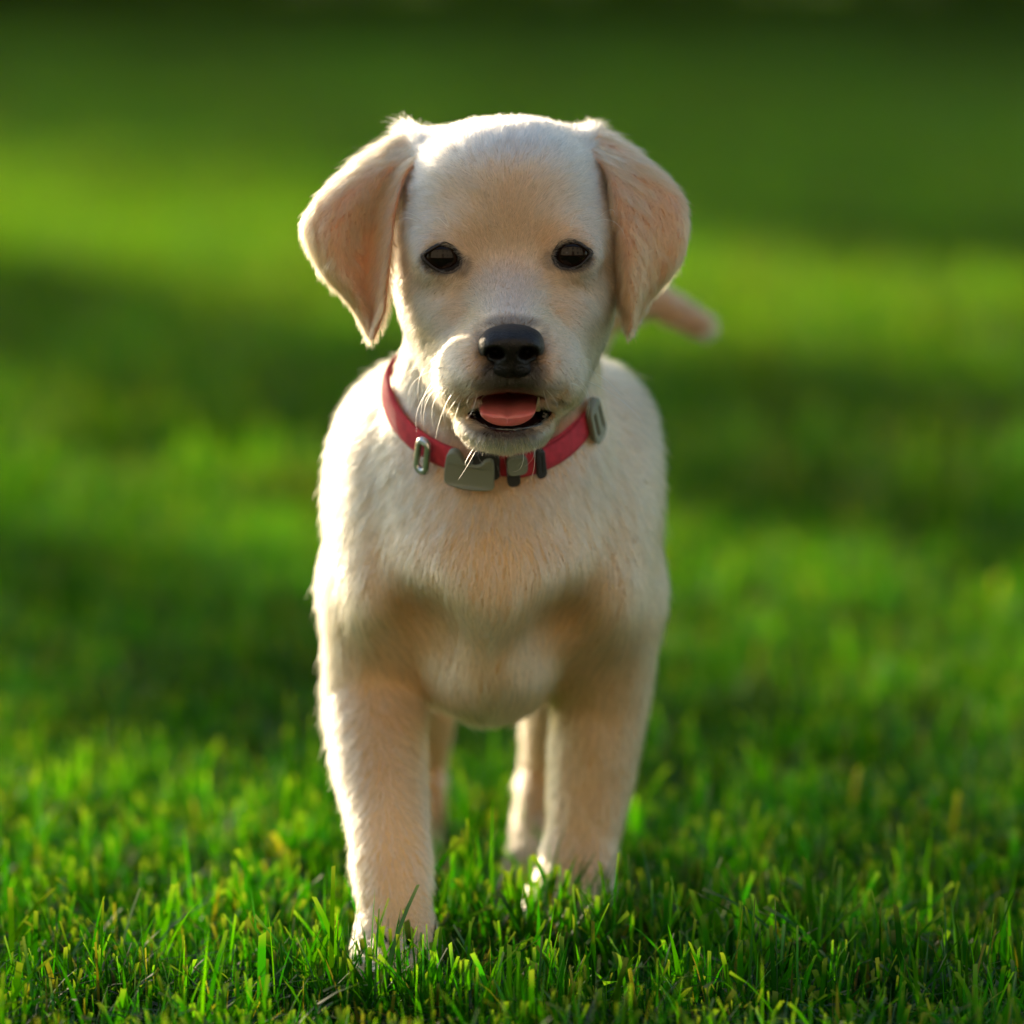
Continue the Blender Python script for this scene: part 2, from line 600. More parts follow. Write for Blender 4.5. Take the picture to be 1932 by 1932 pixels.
# eyes and lids
for (px, py, y), rim in zip(EYES, EYE_RIMS):
    c0 = at(px, py, y)
    R = .0108
    ang = np.linspace(0, math.pi, 25)
    ring = np.linspace(0, 2 * math.pi, 48, endpoint=False)
    EV, EF = [c0 + (0, -R, 0)], []
    for k, a_ in enumerate(ang[1:-1]):
        for r_ in ring:
            EV.append(c0 + R * np.array((math.sin(a_) * math.cos(r_), -math.cos(a_), math.sin(a_) * math.sin(r_))))
    EV.append(c0 + (0, R, 0))
    n = len(ring)
    for i in range(n):
        EF.append((0, 1 + (i + 1) % n, 1 + i))
        EF.append((len(EV) - 1, len(EV) - 1 - n + i, len(EV) - 1 - n + (i + 1) % n))
    for k in range(len(ang) - 3):
        for i in range(n):
            p, q = 1 + k * n + i, 1 + k * n + (i + 1) % n
            EF.append((p, q, q + n, p + n))
    me = mesh_from('eye', EV, EF)
    dv_ = normed(np.array(EV) - c0)
    off = np.arccos(np.clip(dv_ @ normed(_c - c0), -1, 1))           # angle from the line of sight
    ir = (sstep(off, .38, .46) * (1 - sstep(off, .72, .80)))[:, None]
    ec = np.array((.004, .003, .003)) * (1 - ir) + np.array((.011, .005, .0025)) * ir
    ca = me.color_attributes.new('tint', 'FLOAT_COLOR', 'POINT')
    ca.data.foreach_set('color', np.concatenate([ec, np.ones((len(EV), 1))], 1).astype(np.float32).ravel())
    link('eye', me, M_EYE, puppy)
    S = closed_spline(rim, 64)
    S[:, 1] = S[:, 1].mean() + (S[:, 1] - S[:, 1].mean()) * 1.13
    cc = S.mean(0)
    rows = []
    for sc_, mode in ((.93, 'ball_in'), (1.0, 'ball'), (1.05, 'lift'), (1.11, 'mid'), (1.20, 'skin'), (1.4, 'sunk')):
        row = []
        for p in S:
            q = cc + (p - cc) * sc_
            d = at(q[0], q[1], 0) - _c
            d /= np.linalg.norm(d)
            def ball(extra):
                oc = _c - c0
                bq = oc @ d; cq = oc @ oc - (R + extra) ** 2
                disc = bq * bq - cq
                return _c + d * (-bq - math.sqrt(max(disc, 0)))
            if mode == 'ball_in': row.append(ball(-.0004))
            elif mode == 'ball': row.append(ball(.0002))
            elif mode == 'lift': row.append(ball(.0011))
            else:
                sk, nn = surf(q[0], q[1])
                if mode == 'mid':
                    row.append(.5 * ball(.0010) + .5 * (surf(*(cc + (p - cc) * 1.20))[0] + d * -.0004 + (at(*(cc + (p - cc) * 1.11), 0) - at(*(cc + (p - cc) * 1.20), 0))))
                elif mode == 'skin': row.append(sk - d * .0004)
                else: row.append(sk + d * .0015)
        rows.append(row)
    LV = [v for r in rows for v in r]
    LF = [(k * 64 + i, k * 64 + (i + 1) % 64, (k + 1) * 64 + (i + 1) % 64, (k + 1) * 64 + i) for k in range(len(rows) - 1) for i in range(64)]
    link('eyelid', mesh_from('eyelid', LV, LF), M_LID, puppy)

# nose
NF = Field(at(890, 720, -.1) - np.array((0, .004, .002)), at(1040, 600, -.1) + np.array((0, .05, .004)), .0005)


def NE(px, py, y, rx, rz, ry, k=.004, cut=False, rot=None):
    NF.ell(at(px, py, y), (mm(rx, y), ry, mm(rz, y)), k, rot, cut)


NE(965, 642, -.081, 50, 26, .013, .004)
NE(965, 632, -.072, 52, 20, .016, .004)
for s in (-1, 1):
    NE(965 + s * 33, 652, -.083, 26, 27, .010, .003)
    NE(965 + s * 44, 656, -.075, 18, 25, .014, .003)
NF.cone(at(965, 662, -.088), at(966, 692, surf(966, 692)[0][1] - .0005), mm(19, -.08), mm(16, -.08), .006)
NE(966, 699, surf(966, 699)[0][1], 36, 14, .0022, .004)
for s in (-1, 1):
    NE(965 + s * 30, 667, -.092, 18, 12, .013, .0015, True, ('Y', s * math.radians(-12)))
    NF.cone(at(965 + s * 36, 670, -.092), at(965 + s * 60, 677, -.078), mm(6, -.08), mm(4, -.08), .0015, True)
NF.cone(at(966, 670, -.1005), at(966, 716, surf(966, 716)[0][1] - .0022), mm(3, -.08), mm(3, -.08), .0015, True)
nv, nq = NF.surface()
nv = smooth_mesh(nv, nq, 2)
link('nose', mesh_from('nose', nv, nq), M_NOSE, puppy)

# tongue: a thick flap lying in the lower jaw and curling down at its tip
ctr = spline([(962, 745, .0), (961, 752, -.03), (959, 768, -.055), (957, 788, -.069), (957, 799, -.072)], 30)
TV, TF = [], []
nr = 36
for i, (cx, cy, yy) in enumerate(ctr):
    s_ = i / 29
    hw = 53.5 * (1 - max(0, (s_ - .55) / .45) ** 3.2) ** (1 / 2.2) if s_ < .999 else 1.5
    hw = max(hw, 2)
    th = max(.0026 * min(1, (1.02 - s_) * 7) ** .5, .0004)
    c = at(cx, cy, yy)
    for j in range(nr):
        a_ = 2 * math.pi * j / nr
        ca_, sa_ = math.cos(a_), math.sin(a_)
        x = math.copysign(abs(ca_) ** .8, ca_) * mm(hw, yy)
        h = math.copysign(abs(sa_) ** .8, sa_) * th
        groove = -.0011 * math.exp(-(ca_ / .10) ** 2) if sa_ > 0 else 0
        edge = .0022 * ca_ * ca_
        TV.append(c + np.array((x, -.45 * (h + groove + edge), .9 * (h + groove + edge))))
for i in range(29):
    for j in range(nr):
        TF.append((i * nr + j, i * nr + (j + 1) % nr, (i + 1) * nr + (j + 1) % nr, (i + 1) * nr + j))
TF.append(tuple(reversed(range(nr))))
TF.append(tuple(29 * nr + j for j in range(nr)))
link('tongue', mesh_from('tongue', TV, TF), M_TONGUE, puppy)

# lower canines
for bx, by, tx, ty in ((909, 776, 906, 749), (1014, 776, 1017, 747)):
    pts = spline([at(bx, by, -.058), at((bx + tx) / 2 + (1 if bx > 960 else -1), (by + ty) / 2, -.0605), at(tx, ty, -.0600)], 8)
    CV, CF = [], []
    for i, p in enumerate(pts):
        r_ = .00125 * (1 - (i / 7) ** 2 * .85)
        for j in range(12):
            CV.append(p + r_ * np.array((math.cos(j * math.pi / 6), math.sin(j * math.pi / 6), 0)))
    for i in range(7):
        for j in range(12):
            CF.append((i * 12 + j, i * 12 + (j + 1) % 12, (i + 1) * 12 + (j + 1) % 12, (i + 1) * 12 + j))
    CF.append(tuple(7 * 12 + j for j in range(12)))
    link('tooth', mesh_from('tooth', CV, CF), M_TOOTH, puppy)


def tube(pts, rad, nr=12):
    """A closed tube of varying radius along pts (in the place's space)."""
    TV, TF = [], []
    n = len(pts)
    for i in range(n):
        t = normed(pts[min(i + 1, n - 1)] - pts[max(i - 1, 0)])
        a_ = normed(np.cross(t, (0.1, 1, .05)))
        b_ = np.cross(t, a_)
        for j in range(nr):
            g = 2 * math.pi * j / nr
            TV.append(pts[i] + rad[i] * (math.cos(g) * a_ + math.sin(g) * b_))
    for i in range(n - 1):
        for j in range(nr):
            TF.append((i * nr + j, i * nr + (j + 1) % nr, (i + 1) * nr + (j + 1) % nr, (i + 1) * nr + j))
    TF.append(tuple(reversed(range(nr)))); TF.append(tuple((n - 1) * nr + j for j in range(nr)))
    return TV, TF


# wet black rims: the lower lip from corner to corner, the flap hanging at each corner
lip_px = spline([(876, 762, -.040), (880, 780, -.048), (888, 795, -.055), (912, 806, -.063), (958, 811, -.068), (1004, 806, -.063), (1030, 795, -.055), (1040, 780, -.048), (1045, 762, -.040)], 80)
lp = np.array([at(*q) for q in lip_px])
u_ = np.linspace(-1, 1, 80)
lr = .0011 + .0016 * np.exp(-((abs(u_) - .62) / .20) ** 2) + .0004 * np.sin(u_ * 41) * (abs(u_) > .35)
TV, TF = tube(lp, lr)
link('lower_lip', mesh_from('lower_lip', TV, TF), M_LIP, puppy)
for sx, pts in ((-1, [(876, 762, -.044), (886, 768, -.052), (893, 780, -.054), (897, 792, -.056)]), (1, [(1047, 760, -.044), (1037, 766, -.052), (1029, 778, -.054), (1024, 790, -.056)])):
    P_ = np.array([at(*q) for q in spline(pts, 16)])
    TV, TF = tube(P_, .0024 + .0005 * np.sin(np.arange(16) * 1.7))
    link('lip_fold', mesh_from('lip_fold', TV, TF), M_LIP, puppy)

# ------------------------------------------------------------------ ears
EAR_L = [
    [(802, 287, .004), (799, 276, .012), (795, 264, .026), (787, 242, .040), (800, 256, .062)],
    [(764, 330, .000), (750, 324, .009), (722, 316, .008), (691, 303, .020), (708, 306, .060)],
    [(746, 395, -.008), (714, 387, .005), (662, 378, -.004), (612, 368, .006), (636, 376, .046)],
    [(738, 465, -.013), (697, 457, .005), (636, 442, -.008), (576, 428, .003), (606, 444, .026)],
    [(731, 533, -.014), (694, 528, .003), (646, 514, -.007), (602, 500, .003), (624, 512, .018)],
    [(722, 588, -.011), (702, 588, .001), (685, 581, -.004), (662, 574, .002), (674, 578, .010)],
    [(704, 640, -.005), (701, 640, -.003), (698, 639, -.003), (695, 638, -.001), (697, 638, .001)],
]
EAR_R = [
    [(1106, 292, .010), (1110, 284, .008), (1114, 268, .022), (1119, 240, .040), (1106, 256, .062)],
    [(1141, 330, .012), (1147, 326, .001), (1174, 316, .008), (1205, 300, .020), (1178, 326, .052)],
    [(1152, 390, .012), (1165, 386, -.008), (1222, 374, .000), (1276, 362, .010), (1240, 388, .038)],
    [(1156, 458, .011), (1177, 454, -.012), (1236, 440, -.004), (1294, 422, .006), (1262, 442, .028)],
    [(1161, 525, .010), (1185, 522, -.012), (1232, 508, -.004), (1280, 492, .005), (1254, 506, .020)],
    [(1170, 582, .005), (1190, 582, -.009), (1212, 570, -.003), (1230, 560, .003), (1216, 566, .010)],
    [(1185, 630, .0), (1188, 630, -.004), (1190, 629, -.003), (1193, 628, -.001), (1191, 628, .001)],
]


def build_ear(ctrl):
    nu, nv_ = 30, 40
    rows = spline(np.array(ctrl, float), nv_)                      # nv x 5 x 3
    G = np.array([spline(r, nu) for r in rows])                    # nv x nu x (px,py,y)
    P = np.array([[at(*q) for q in r] for r in G])
    du = np.gradient(P, axis=1); dv = np.gradient(P, axis=0)
    N = normed(np.cross(du, dv))
    if (N[nv_ // 2, nu // 2] @ np.array((0, -1, 0))) < 0:
        N = -N
    prof = np.sqrt(np.clip(1 - np.abs(np.linspace(-1, 1, nu)) ** 4, 0, 1))
    th = .0030 * prof[None, :] * np.clip((1.03 - np.linspace(0, 1, nv_)) * 6, .15, 1)[:, None] + .0003
    Bk = P - N * th[..., None]
    loop = np.concatenate([P, Bk[:, ::-1]], 1)                     # closed ring of 2*nu
    m = 2 * nu
    VV = loop.reshape(-1, 3)
    FF = [(k * m + i, k * m + (i + 1) % m, (k + 1) * m + (i + 1) % m, (k + 1) * m + i) for k in range(nv_ - 1) for i in range(m)]
    dirs = np.concatenate([dv, dv[:, ::-1]], 1).reshape(-1, 3)
    v_ = np.repeat(np.linspace(0, 1, nv_), m)
    u_ = np.tile(np.concatenate([np.linspace(0, 1, nu), np.linspace(1, 0, nu)]), nv_)
    side = np.tile(np.concatenate([np.ones(nu), -np.ones(nu)]), nv_)
    nvec = np.concatenate([N, -N[:, ::-1]], 1).reshape(-1, 3)
    return VV, np.array(FF), normed(dirs), u_, v_, side, nvec


ears = []
for ctrl in (EAR_L, EAR_R):
    VV, FF, dirs, u_, v_, side, nvec = build_ear(ctrl)
    me = mesh_from('ear', VV, FF)
    ears.append((link('ear', me, M_EAR, puppy), VV, FF, dirs, u_, v_, side, nvec))


# ------------------------------------------------------------------ collar: a webbing loop fitted round the neck
red = lin(202, 62, 76)
M_WEB, nt, b = material('collar_webbing', red, .75, .3)
t_ = nt.nodes.new('ShaderNodeTexWave'); t_.inputs['Scale'].default_value = 9; t_.inputs['Distortion'].default_value = .4
uvn = nt.nodes.new('ShaderNodeUVMap')
mp = nt.nodes.new('ShaderNodeMapping'); mp.inputs['Scale'].default_value = (22, 1.6, 1)
nt.links.new(uvn.outputs['UV'], mp.inputs['Vector']); nt.links.new(mp.outputs['Vector'], t_.inputs['Vector'])
add_mottle(nt, b, tuple(c * .85 for c in red), tuple(min(1, c * 1.12) for c in red), 260)
bp = nt.nodes.new('ShaderNodeBump'); bp.inputs['Strength'].default_value = .4; bp.inputs['Distance'].default_value = .0008
nt.links.new(t_.outputs['Fac'], bp.inputs['Height']); nt.links.new(bp.outputs['Normal'], b.inputs['Normal'])
M_PLASTIC, nt, b = material('grey_plastic', lin(122, 128, 112), .45, .4)
add_bump(nt, b, 900, .08, .0004)
M_PLASTIC_DARK, nt, b = material('dark_plastic', lin(46, 46, 46), .5, .4)
M_STEEL, nt, b = material('ring_steel', (.55, .55, .54), .28, .5, metal=1.0)
add_mottle(nt, b, (.48, .48, .47), (.62, .62, .60), 300)

front = at(943, 868, surf(943, 868)[0][1])
cen = np.array(at(920, 730, .066))
cen[1] = .066
e2 = normed(front - cen)                                       # towards the throat
e1 = normed(np.array((1.0, 0, 0)) - e2 * e2[0])                # towards frame right
en = np.cross(e1, e2)                                          # up the neck
en = en if en[2] > 0 else -en
NPHI = 240
phi = np.linspace(0, 2 * math.pi, NPHI, endpoint=False)
D_ = np.cos(phi)[:, None] * e2 + np.sin(phi)[:, None] * e1
rad = np.full(NPHI, .1)
WEB_W = .0094
for off in (-.3, 0, .3):
    hit = np.full(NPHI, .1)
    found = np.zeros(NPHI, bool)
    for r_ in np.arange(.02, .1, .0007):
        f_ = B.sample(cen + D_ * r_ + en * off * WEB_W)
        new = (f_ > 0) & ~found
        hit[new] = r_
        found |= new
    rad = np.minimum(np.maximum(rad if off != -.3 else hit, hit), .085)
ker = np.exp(-(np.arange(-30, 31) / 13.0) ** 2); ker /= ker.sum()
rad = np.convolve(np.concatenate([rad[-30:], rad, rad[:30]]), ker, 'valid')
# never wider than the neck itself, which the shoulders would otherwise push outward
half_w, half_d = .0405, float(np.linalg.norm(front - cen))
rad = np.minimum(rad, 1 / np.sqrt((np.cos(phi) / half_d) ** 2 + (np.sin(phi) / half_w) ** 2)) + .0054


def loop_point(p, lift=0.0, up=0.0):
    """Point on the collar at angle p (0 at the throat, + towards frame right)."""
    k = (p % (2 * math.pi)) / (2 * math.pi) * NPHI
    i = int(k); t = k - i
    r_ = rad[i % NPHI] * (1 - t) + rad[(i + 1) % NPHI] * t + lift
    # splay: the lower edge stands further out than the upper one, as the chest widens
    return cen + (math.cos(p) * e2 + math.sin(p) * e1) * (r_ - up * .25) + en * up


collar = empty('dog_collar', tuple(front))
tag(collar, 'red webbing dog collar with grey plastic buckle round the puppy\'s neck', 'collar')


def strap(name, p0, p1, lift, n, w0=-.5, w1=.5):
    ts = np.linspace(p0, p1, n)
    m = 8
    VV, FF, UV = [], [], []
    thick = .0019
    for k, p in enumerate(ts):
        for j in range(m):
            w = (w0 + (w1 - w0) * j / (m - 1)) * WEB_W
            bulge = .0006 * (1 - (2 * j / (m - 1) - 1) ** 2)
            VV.append(loop_point(p, lift + bulge, w)); UV.append((p * 6, j / (m - 1)))
        for j in range(m - 1, -1, -1):
            w = (w0 + (w1 - w0) * j / (m - 1)) * WEB_W
            VV.append(loop_point(p, lift - thick, w)); UV.append((p * 6, j / (m - 1)))
    M2 = 2 * m
    for k in range(n - 1):
        for j in range(M2):
            FF.append((k * M2 + j, k * M2 + (j + 1) % M2, (k + 1) * M2 + (j + 1) % M2, (k + 1) * M2 + j))
    FF.append(tuple(reversed(range(M2)))); FF.append(tuple((n - 1) * M2 + j for j in range(M2)))
    me = mesh_from(name, VV, FF)
    uv = me.uv_layers.new(name='UVMap')
    vi = np.zeros(len(me.loops), dtype=np.int32); me.loops.foreach_get('vertex_index', vi)
    uv.data.foreach_set('uv', np.array(UV, dtype=np.float32)[vi].ravel())
    return link(name, me, M_WEB, collar)


strap('strap', -.02, 2 * math.pi - .30, 0, 210)
strap('strap', .10, 1.15, .0024, 60)                           # doubled tail between slider and buckle


def plate(name, mat, outline, holes, p_c, up_c, lift, thick, bevel=.0006):
    """A moulded plate that follows the loop: outline and holes in metres (along, up)."""
    cu = bpy.data.curves.new(name, 'CURVE')
    cu.dimensions = '2D'; cu.fill_mode = 'BOTH'; cu.extrude = thick / 2 - bevel; cu.bevel_depth = bevel; cu.bevel_resolution = 2
    for pts in [outline] + holes:
        sp = cu.splines.new('POLY'); sp.points.add(len(pts) - 1); sp.use_cyclic_u = True
        for q, p in zip(sp.points, pts):
            q.co = (p[0], p[1], 0, 1)
    tmp = bpy.data.objects.new(name, cu)
    dg = bpy.context.evaluated_depsgraph_get()
    COL.objects.link(tmp); dg.update()
    me = bpy.data.meshes.new_from_object(tmp.evaluated_get(dg))
    bpy.data.objects.remove(tmp); bpy.data.curves.remove(cu)
    me.name = name
    r0 = rad[int((p_c % (2 * math.pi)) / (2 * math.pi) * NPHI) % NPHI]
    for v in me.vertices:
        v.co = Vector(loop_point(p_c + v.co.x / r0, lift + v.co.z, up_c + v.co.y))
    me.materials.clear()
    return link(name, me, mat, collar, smooth=False)


def rounded(w, h, r, n=6):
    out = []
    for cx, cy, a0 in ((w / 2 - r, h / 2 - r, 0), (-w / 2 + r, h / 2 - r, 90), (-w / 2 + r, -h / 2 + r, 180), (w / 2 - r, -h / 2 + r, 270)):
        for k in range(n + 1):
            g = math.radians(a0 + 90 * k / n)
            out.append((cx + r * math.cos(g), cy + r * math.sin(g)))
    return out


def ring(w, h, r, hw, hh, hr):
    return rounded(w, h, r), [list(reversed(rounded(hw, hh, hr)))]


# side-release buckle: a bone-shaped front half with a slot, its prong half to the right
bk = closed_spline([(-.0115, .0078), (-.0085, .0095), (-.0055, .0085), (-.003, .0050), (.002, .0040), (.006, .0050), (.0085, .0075), (.0112, .0078),
                    (.0118, .003), (.0116, -.003), (.0112, -.0070), (.006, -.0080), (0, -.0082), (-.006, -.0080), (-.0118, -.0070), (-.0125, -.002), (-.0122, .004)], 68)
plate('buckle', M_PLASTIC, [tuple(p * .80) for p in bk], [], -.20, -.0012, .0040, .0046)
o, h_ = ring(.0105, .0102, .002, .0055, .0030, .0012)
plate('buckle_socket', M_PLASTIC_DARK, o, h_, -.10, .0016, .0028, .0036)
plate('buckle_prong', M_PLASTIC, rounded(.0075, .0070, .002), [], .10, .0018, .0036, .0030)
plate('buckle_end', M_PLASTIC_DARK, rounded(.0042, .0112, .0014), [], .075, -.0012, .0026, .0036)
o, h_ = ring(.0034, .0112, .0013, .0012, .0084, .0005)
plate('strap_loop', M_PLASTIC_DARK, o, h_, .26, 0, .0036, .0030)
# slider near frame right
o, _h = ring(.0125, .0160, .0035, .0001, .0001, .00004)
h1 = list(reversed([(x - .0031, y) for x, y in rounded(.0034, .0115, .0012)]))
h2 = list(reversed([(x + .0034, y) for x, y in rounded(.0034, .0115, .0012)]))
plate('slider', M_PLASTIC, o, [h1, h2], .95, 0, .0050, .0034)
# steel ring on frame left
o, h_ = ring(.0062, .0140, .0028, .0040, .0118, .0018)
plate('leash_ring', M_STEEL, o, h_, -.56, -.0012, .0042, .0026, .0009)


# ------------------------------------------------------------------ fur
FLOW = [  # frame position, flow (right, down, away from the camera), reach in frame pixels
    (963, 600, 0, -1, .5, 26), (925, 600, -.7, -.7, .5, 26), (1003, 600, .7, -.7, .5, 26), (895, 615, -1, -.2, .6, 30), (1035, 615, 1, -.2, .6, 30),
    (960, 540, 0, -1, .3, 45), (915, 545, -.6, -.8, .3, 35), (1005, 545, .6, -.8, .3, 35),
    (958, 450, 0, -1, .2, 50), (905, 440, -.45, -.9, .2, 38), (1010, 440, .45, -.9, .2, 38),
    (958, 340, -.05, -1, .3, 60), (870, 340, -.8, -.6, .4, 50), (1040, 340, .7, -.7, .4, 50), (820, 360, -1, .1, .5, 45), (1095, 360, 1, .1, .5, 45),
    (958, 245, 0, -.6, 1, 60), (850, 265, -.5, -.5, .8, 50), (1050, 265, .5, -.5, .8, 50),
    (845, 445, -.9, -.35, .2, 30), (805, 455, -.9, .45, .3, 28), (1070, 440, .9, -.35, .2, 30), (1112, 450, .9, .45, .3, 28),
    (870, 520, -.5, .8, .3, 26), (820, 535, -.75, .65, .4, 34), (785, 500, -.6, .8, .6, 40), (1045, 520, .5, .8, .3, 26), (1095, 535, .75, .65, .4, 34), (1135, 500, .6, .8, .6, 40),
    (880, 500, .2, .9, .2, 14), (1035, 495, -.2, .9, .2, 14),
    (860, 600, -.8, .6, .4, 36), (800, 610, -.6, .8, .6, 42), (1075, 600, .8, .6, .4, 36), (1120, 610, .6, .8, .6, 42),
    (860, 670, -.85, .5, .5, 34), (1070, 670, .85, .5, .5, 34), (880, 730, -.7, .7, .3, 32), (1045, 725, .7, .7, .3, 32),
    (925, 722, -.45, .9, .1, 24), (1000, 720, .45, .9, .1, 24), (962, 722, 0, 1, .1, 20),
    (952, 830, 0, 1, .3, 30), (890, 825, -.5, .9, .4, 28), (1020, 822, .5, .9, .4, 28), (850, 770, -.6, .8, .6, 30), (1075, 765, .6, .8, .6, 30),
    (930, 940, 0, 1, .2, 110), (780, 860, -.3, 1, .3, 100), (1090, 860, .3, 1, .3, 100),
    (680, 850, -.35, 1, .4, 90), (1190, 850, .35, 1, .5, 90), (640, 1050, .1, 1, .4, 100), (1230, 1050, -.1, 1, .4, 100),
    (760, 1080, .55, .85, .1, 80), (1090, 1080, -.55, .85, .1, 80), (700, 1170, .5, .9, .2, 70), (1150, 1170, -.5, .9, .2, 70),
    (810, 1180, .9, .3, .1, 60), (1040, 1180, -.9, .3, .1, 60), (925, 1150, 0, 1, .0, 70), (925, 1290, 0, 1, .2, 90),
    (710, 1330, .1, 1, .2, 90), (1130, 1330, -.1, 1, .2, 90), (730, 1550, .1, 1, .0, 110), (1105, 1550, -.05, 1, .0, 110),
]
FP = np.array([at(px, py, 0) for px, py, *_ in FLOW])
FD = normed(np.array([(dx, dy_, -dn) for _, _, dx, dn, dy_, _ in FLOW], float))
FS = np.array([mm(f[5], 0) for f in FLOW])


def flow(P, px, py):
    G = np.array([(f[0], f[1]) for f in FLOW], float)
    S = np.array([f[5] for f in FLOW], float)
    out = np.zeros((len(P), 3))
    wsum = np.zeros(len(P))
    for g, s_, d in zip(G, S, FD):
        w = np.exp(-((px - g[0]) ** 2 + (py - g[1]) ** 2) / (2 * s_ * s_)) / (1 + s_ / 60)
        out += w[:, None] * d
        wsum += w
    back = sstep(P[:, 1], .12, .22)                                # trunk, hind legs and tail behind
    dflt = np.tile(np.array((0, .55, -.83)), (len(P), 1))
    w0 = (.02 + back * 30)[:, None]
    out = out + dflt * w0
    tailw = ((P[:, 1] > .365) & (P[:, 2] > .22) & (px > 1080))[:, None]
    out = np.where(tailw, np.array((1.0, .1, -.35)) * (wsum[:, None] + w0), out)
    return normed(out)


def scatter(V, T, dens, N, r):
    """N points on triangles T, spread by area times the per-vertex density."""
    A, B_, C = V[T[:, 0]], V[T[:, 1]], V[T[:, 2]]
    area = .5 * np.linalg.norm(np.cross(B_ - A, C - A), axis=1) * dens[T].mean(1)
    cum = np.cumsum(area)
    t = np.searchsorted(cum, r.uniform(0, cum[-1], N))
    t = np.minimum(t, len(T) - 1)
    u, v = r.uniform(size=N), r.uniform(size=N)
    fl = u + v > 1
    u[fl], v[fl] = 1 - u[fl], 1 - v[fl]
    W = np.stack([1 - u - v, u, v], 1)
    return t, W


def hair_object(name, parent, root, nor, tan, length, lift, radius, color, npt, r, frizz=.25, clump=.35, wave=.006, rough=.45):
    """Hair strands as one curves object: they leave the skin at `lift`, then lie down along `tan`."""
    n = len(root)
    tan = tan - nor * (tan * nor).sum(1, keepdims=True)
    tan = normed(tan)
    bit = np.cross(nor, tan)
    # neighbouring hairs lean together into small locks
    a1 = clump * (sines(root, wave, 21) + .6 * sines(root, wave * .45, 22)) + frizz * r.normal(size=n) * .6
    l1 = lift * (1 + rough * sines(root, wave * .8, 23) + .25 * r.normal(size=n))
    l1 = np.clip(l1, .03, 1.4)
    tan = normed(tan * np.cos(a1)[:, None] + bit * np.sin(a1)[:, None])
    length = length * np.clip(1 + .22 * r.normal(size=n), .45, 1.7)
    sway = frizz * r.normal(size=n)
    P = np.zeros((n, npt, 3))
    P[:, 0] = root - nor * .0001
    step = (length / (npt - 1))[:, None]
    for k in range(1, npt):
        t = (k - .5) / (npt - 1)
        a_ = l1 * (1.15 - .95 * t)
        d = tan * np.cos(a_)[:, None] + nor * np.sin(a_)[:, None] + bit * (sway * t * .8)[:, None]
        P[:, k] = P[:, k - 1] + normed(d) * step
    c = bpy.data.hair_curves.new(name)
    c.add_curves([npt] * n)
    c.attributes['position'].data.foreach_set('vector', P.astype(np.float32).ravel())
    prof = (1 - .85 * np.linspace(0, 1, npt) ** 1.6)
    ra = c.attributes.get('radius') or c.attributes.new('radius', 'FLOAT', 'POINT')
    ra.data.foreach_set('value', (np.asarray(radius).reshape(-1, 1) * np.ones((n, 1)) * prof).astype(np.float32).ravel())
    ta = c.attributes.new('tint', 'FLOAT_COLOR', 'CURVE')
    ta.data.foreach_set('color', np.concatenate([np.clip(color, .002, .97), np.ones((n, 1))], 1).astype(np.float32).ravel())
    c.materials.append(M_FUR)
    o = bpy.data.objects.new(name, c)
    COL.objects.link(o)
    o.parent = parent
    o.matrix_parent_inverse = parent_matrix(parent).inverted()
    tag(o, kind='stuff')
    return o


# body fur: dense on the parts in focus, sparser and thicker on those behind
view = normed(_c - V)
facing = (Vn * view).sum(1)
face_w = sstep(-V[:, 1], -.075, -.03) * sstep(V[:, 2], .19, .215)
dens = (.8 + 4.0 * face_w) * np.where(facing > -.25, 1.0, .30)
dens *= 1 - .45 * sstep(V[:, 1], .14, .24)
dens *= np.where(V[:, 2] < .012, .35, 1)
no_hair = in_mouth(V, 1.06)
for rim in EYE_RIMS:
    c = np.mean(rim, 0)
    no_hair |= inside_poly(vpx, vpy, [tuple(p) for p in c + (np.array(rim) - c) * 1.10]) & (V[:, 1] < .02)
no_hair |= (blob(vpx, vpy, 965, 648, 55, 32, .02) > .5) & (V[:, 1] < -.04)
no_hair |= (blob(vpx, vpy, 966, 686, 40, 22, .02) > .5) & (V[:, 1] < -.04)
dens[no_hair] = 0
NB = 420000
r = np.random.default_rng(5)
ti, W = scatter(V, T, dens, NB, r)
root = (V[T[ti]] * W[..., None]).sum(1)
nor = normed((Vn[T[ti]] * W[..., None]).sum(1))
px, py = proj(root)
fw = sstep(-root[:, 1], -.075, -.03) * sstep(root[:, 2], .19, .215)   # 1 on the head
keep = ~in_mouth(root, 1.04)
for rim in EYE_RIMS:
    c = np.mean(rim, 0)
    keep &= ~(inside_poly(px, py, [tuple(p) for p in c + (np.array(rim) - c) * 1.12]) & (root[:, 1] < .02))
# length by region
L = .0105 * (1 - fw) + .0072 * fw
L = np.where(fw < .5, L * (1 - .35 * sstep(-root[:, 2], -.13, -.05)), L)             # legs shorter
L = np.where((fw < .5) & (root[:, 2] < .04), .0040, L)
muz = sstep(-root[:, 1], .012, .045) * fw
L = L * (1 - .58 * muz * (1 - .75 * blob(px, py, 955, 838, 90, 22, .4)))
for e in EYES:
    L *= 1 - .45 * blob(px, py, e[0], e[1], 46, 38, .8) * fw
L *= 1 - .25 * blob(px, py, 960, 470, 60, 110, .6) * fw
L = np.where((root[:, 1] > .365) & (root[:, 2] > .22) & (px > 1080), L * .7, L)
tuft = np.maximum(blob(px, py, 786, 256, 7, 10, 3.0), .8 * blob(px, py, 1106, 246, 7, 10, 3.0)) * fw * (root[:, 1] > .012)
L *= 1 + .8 * tuft
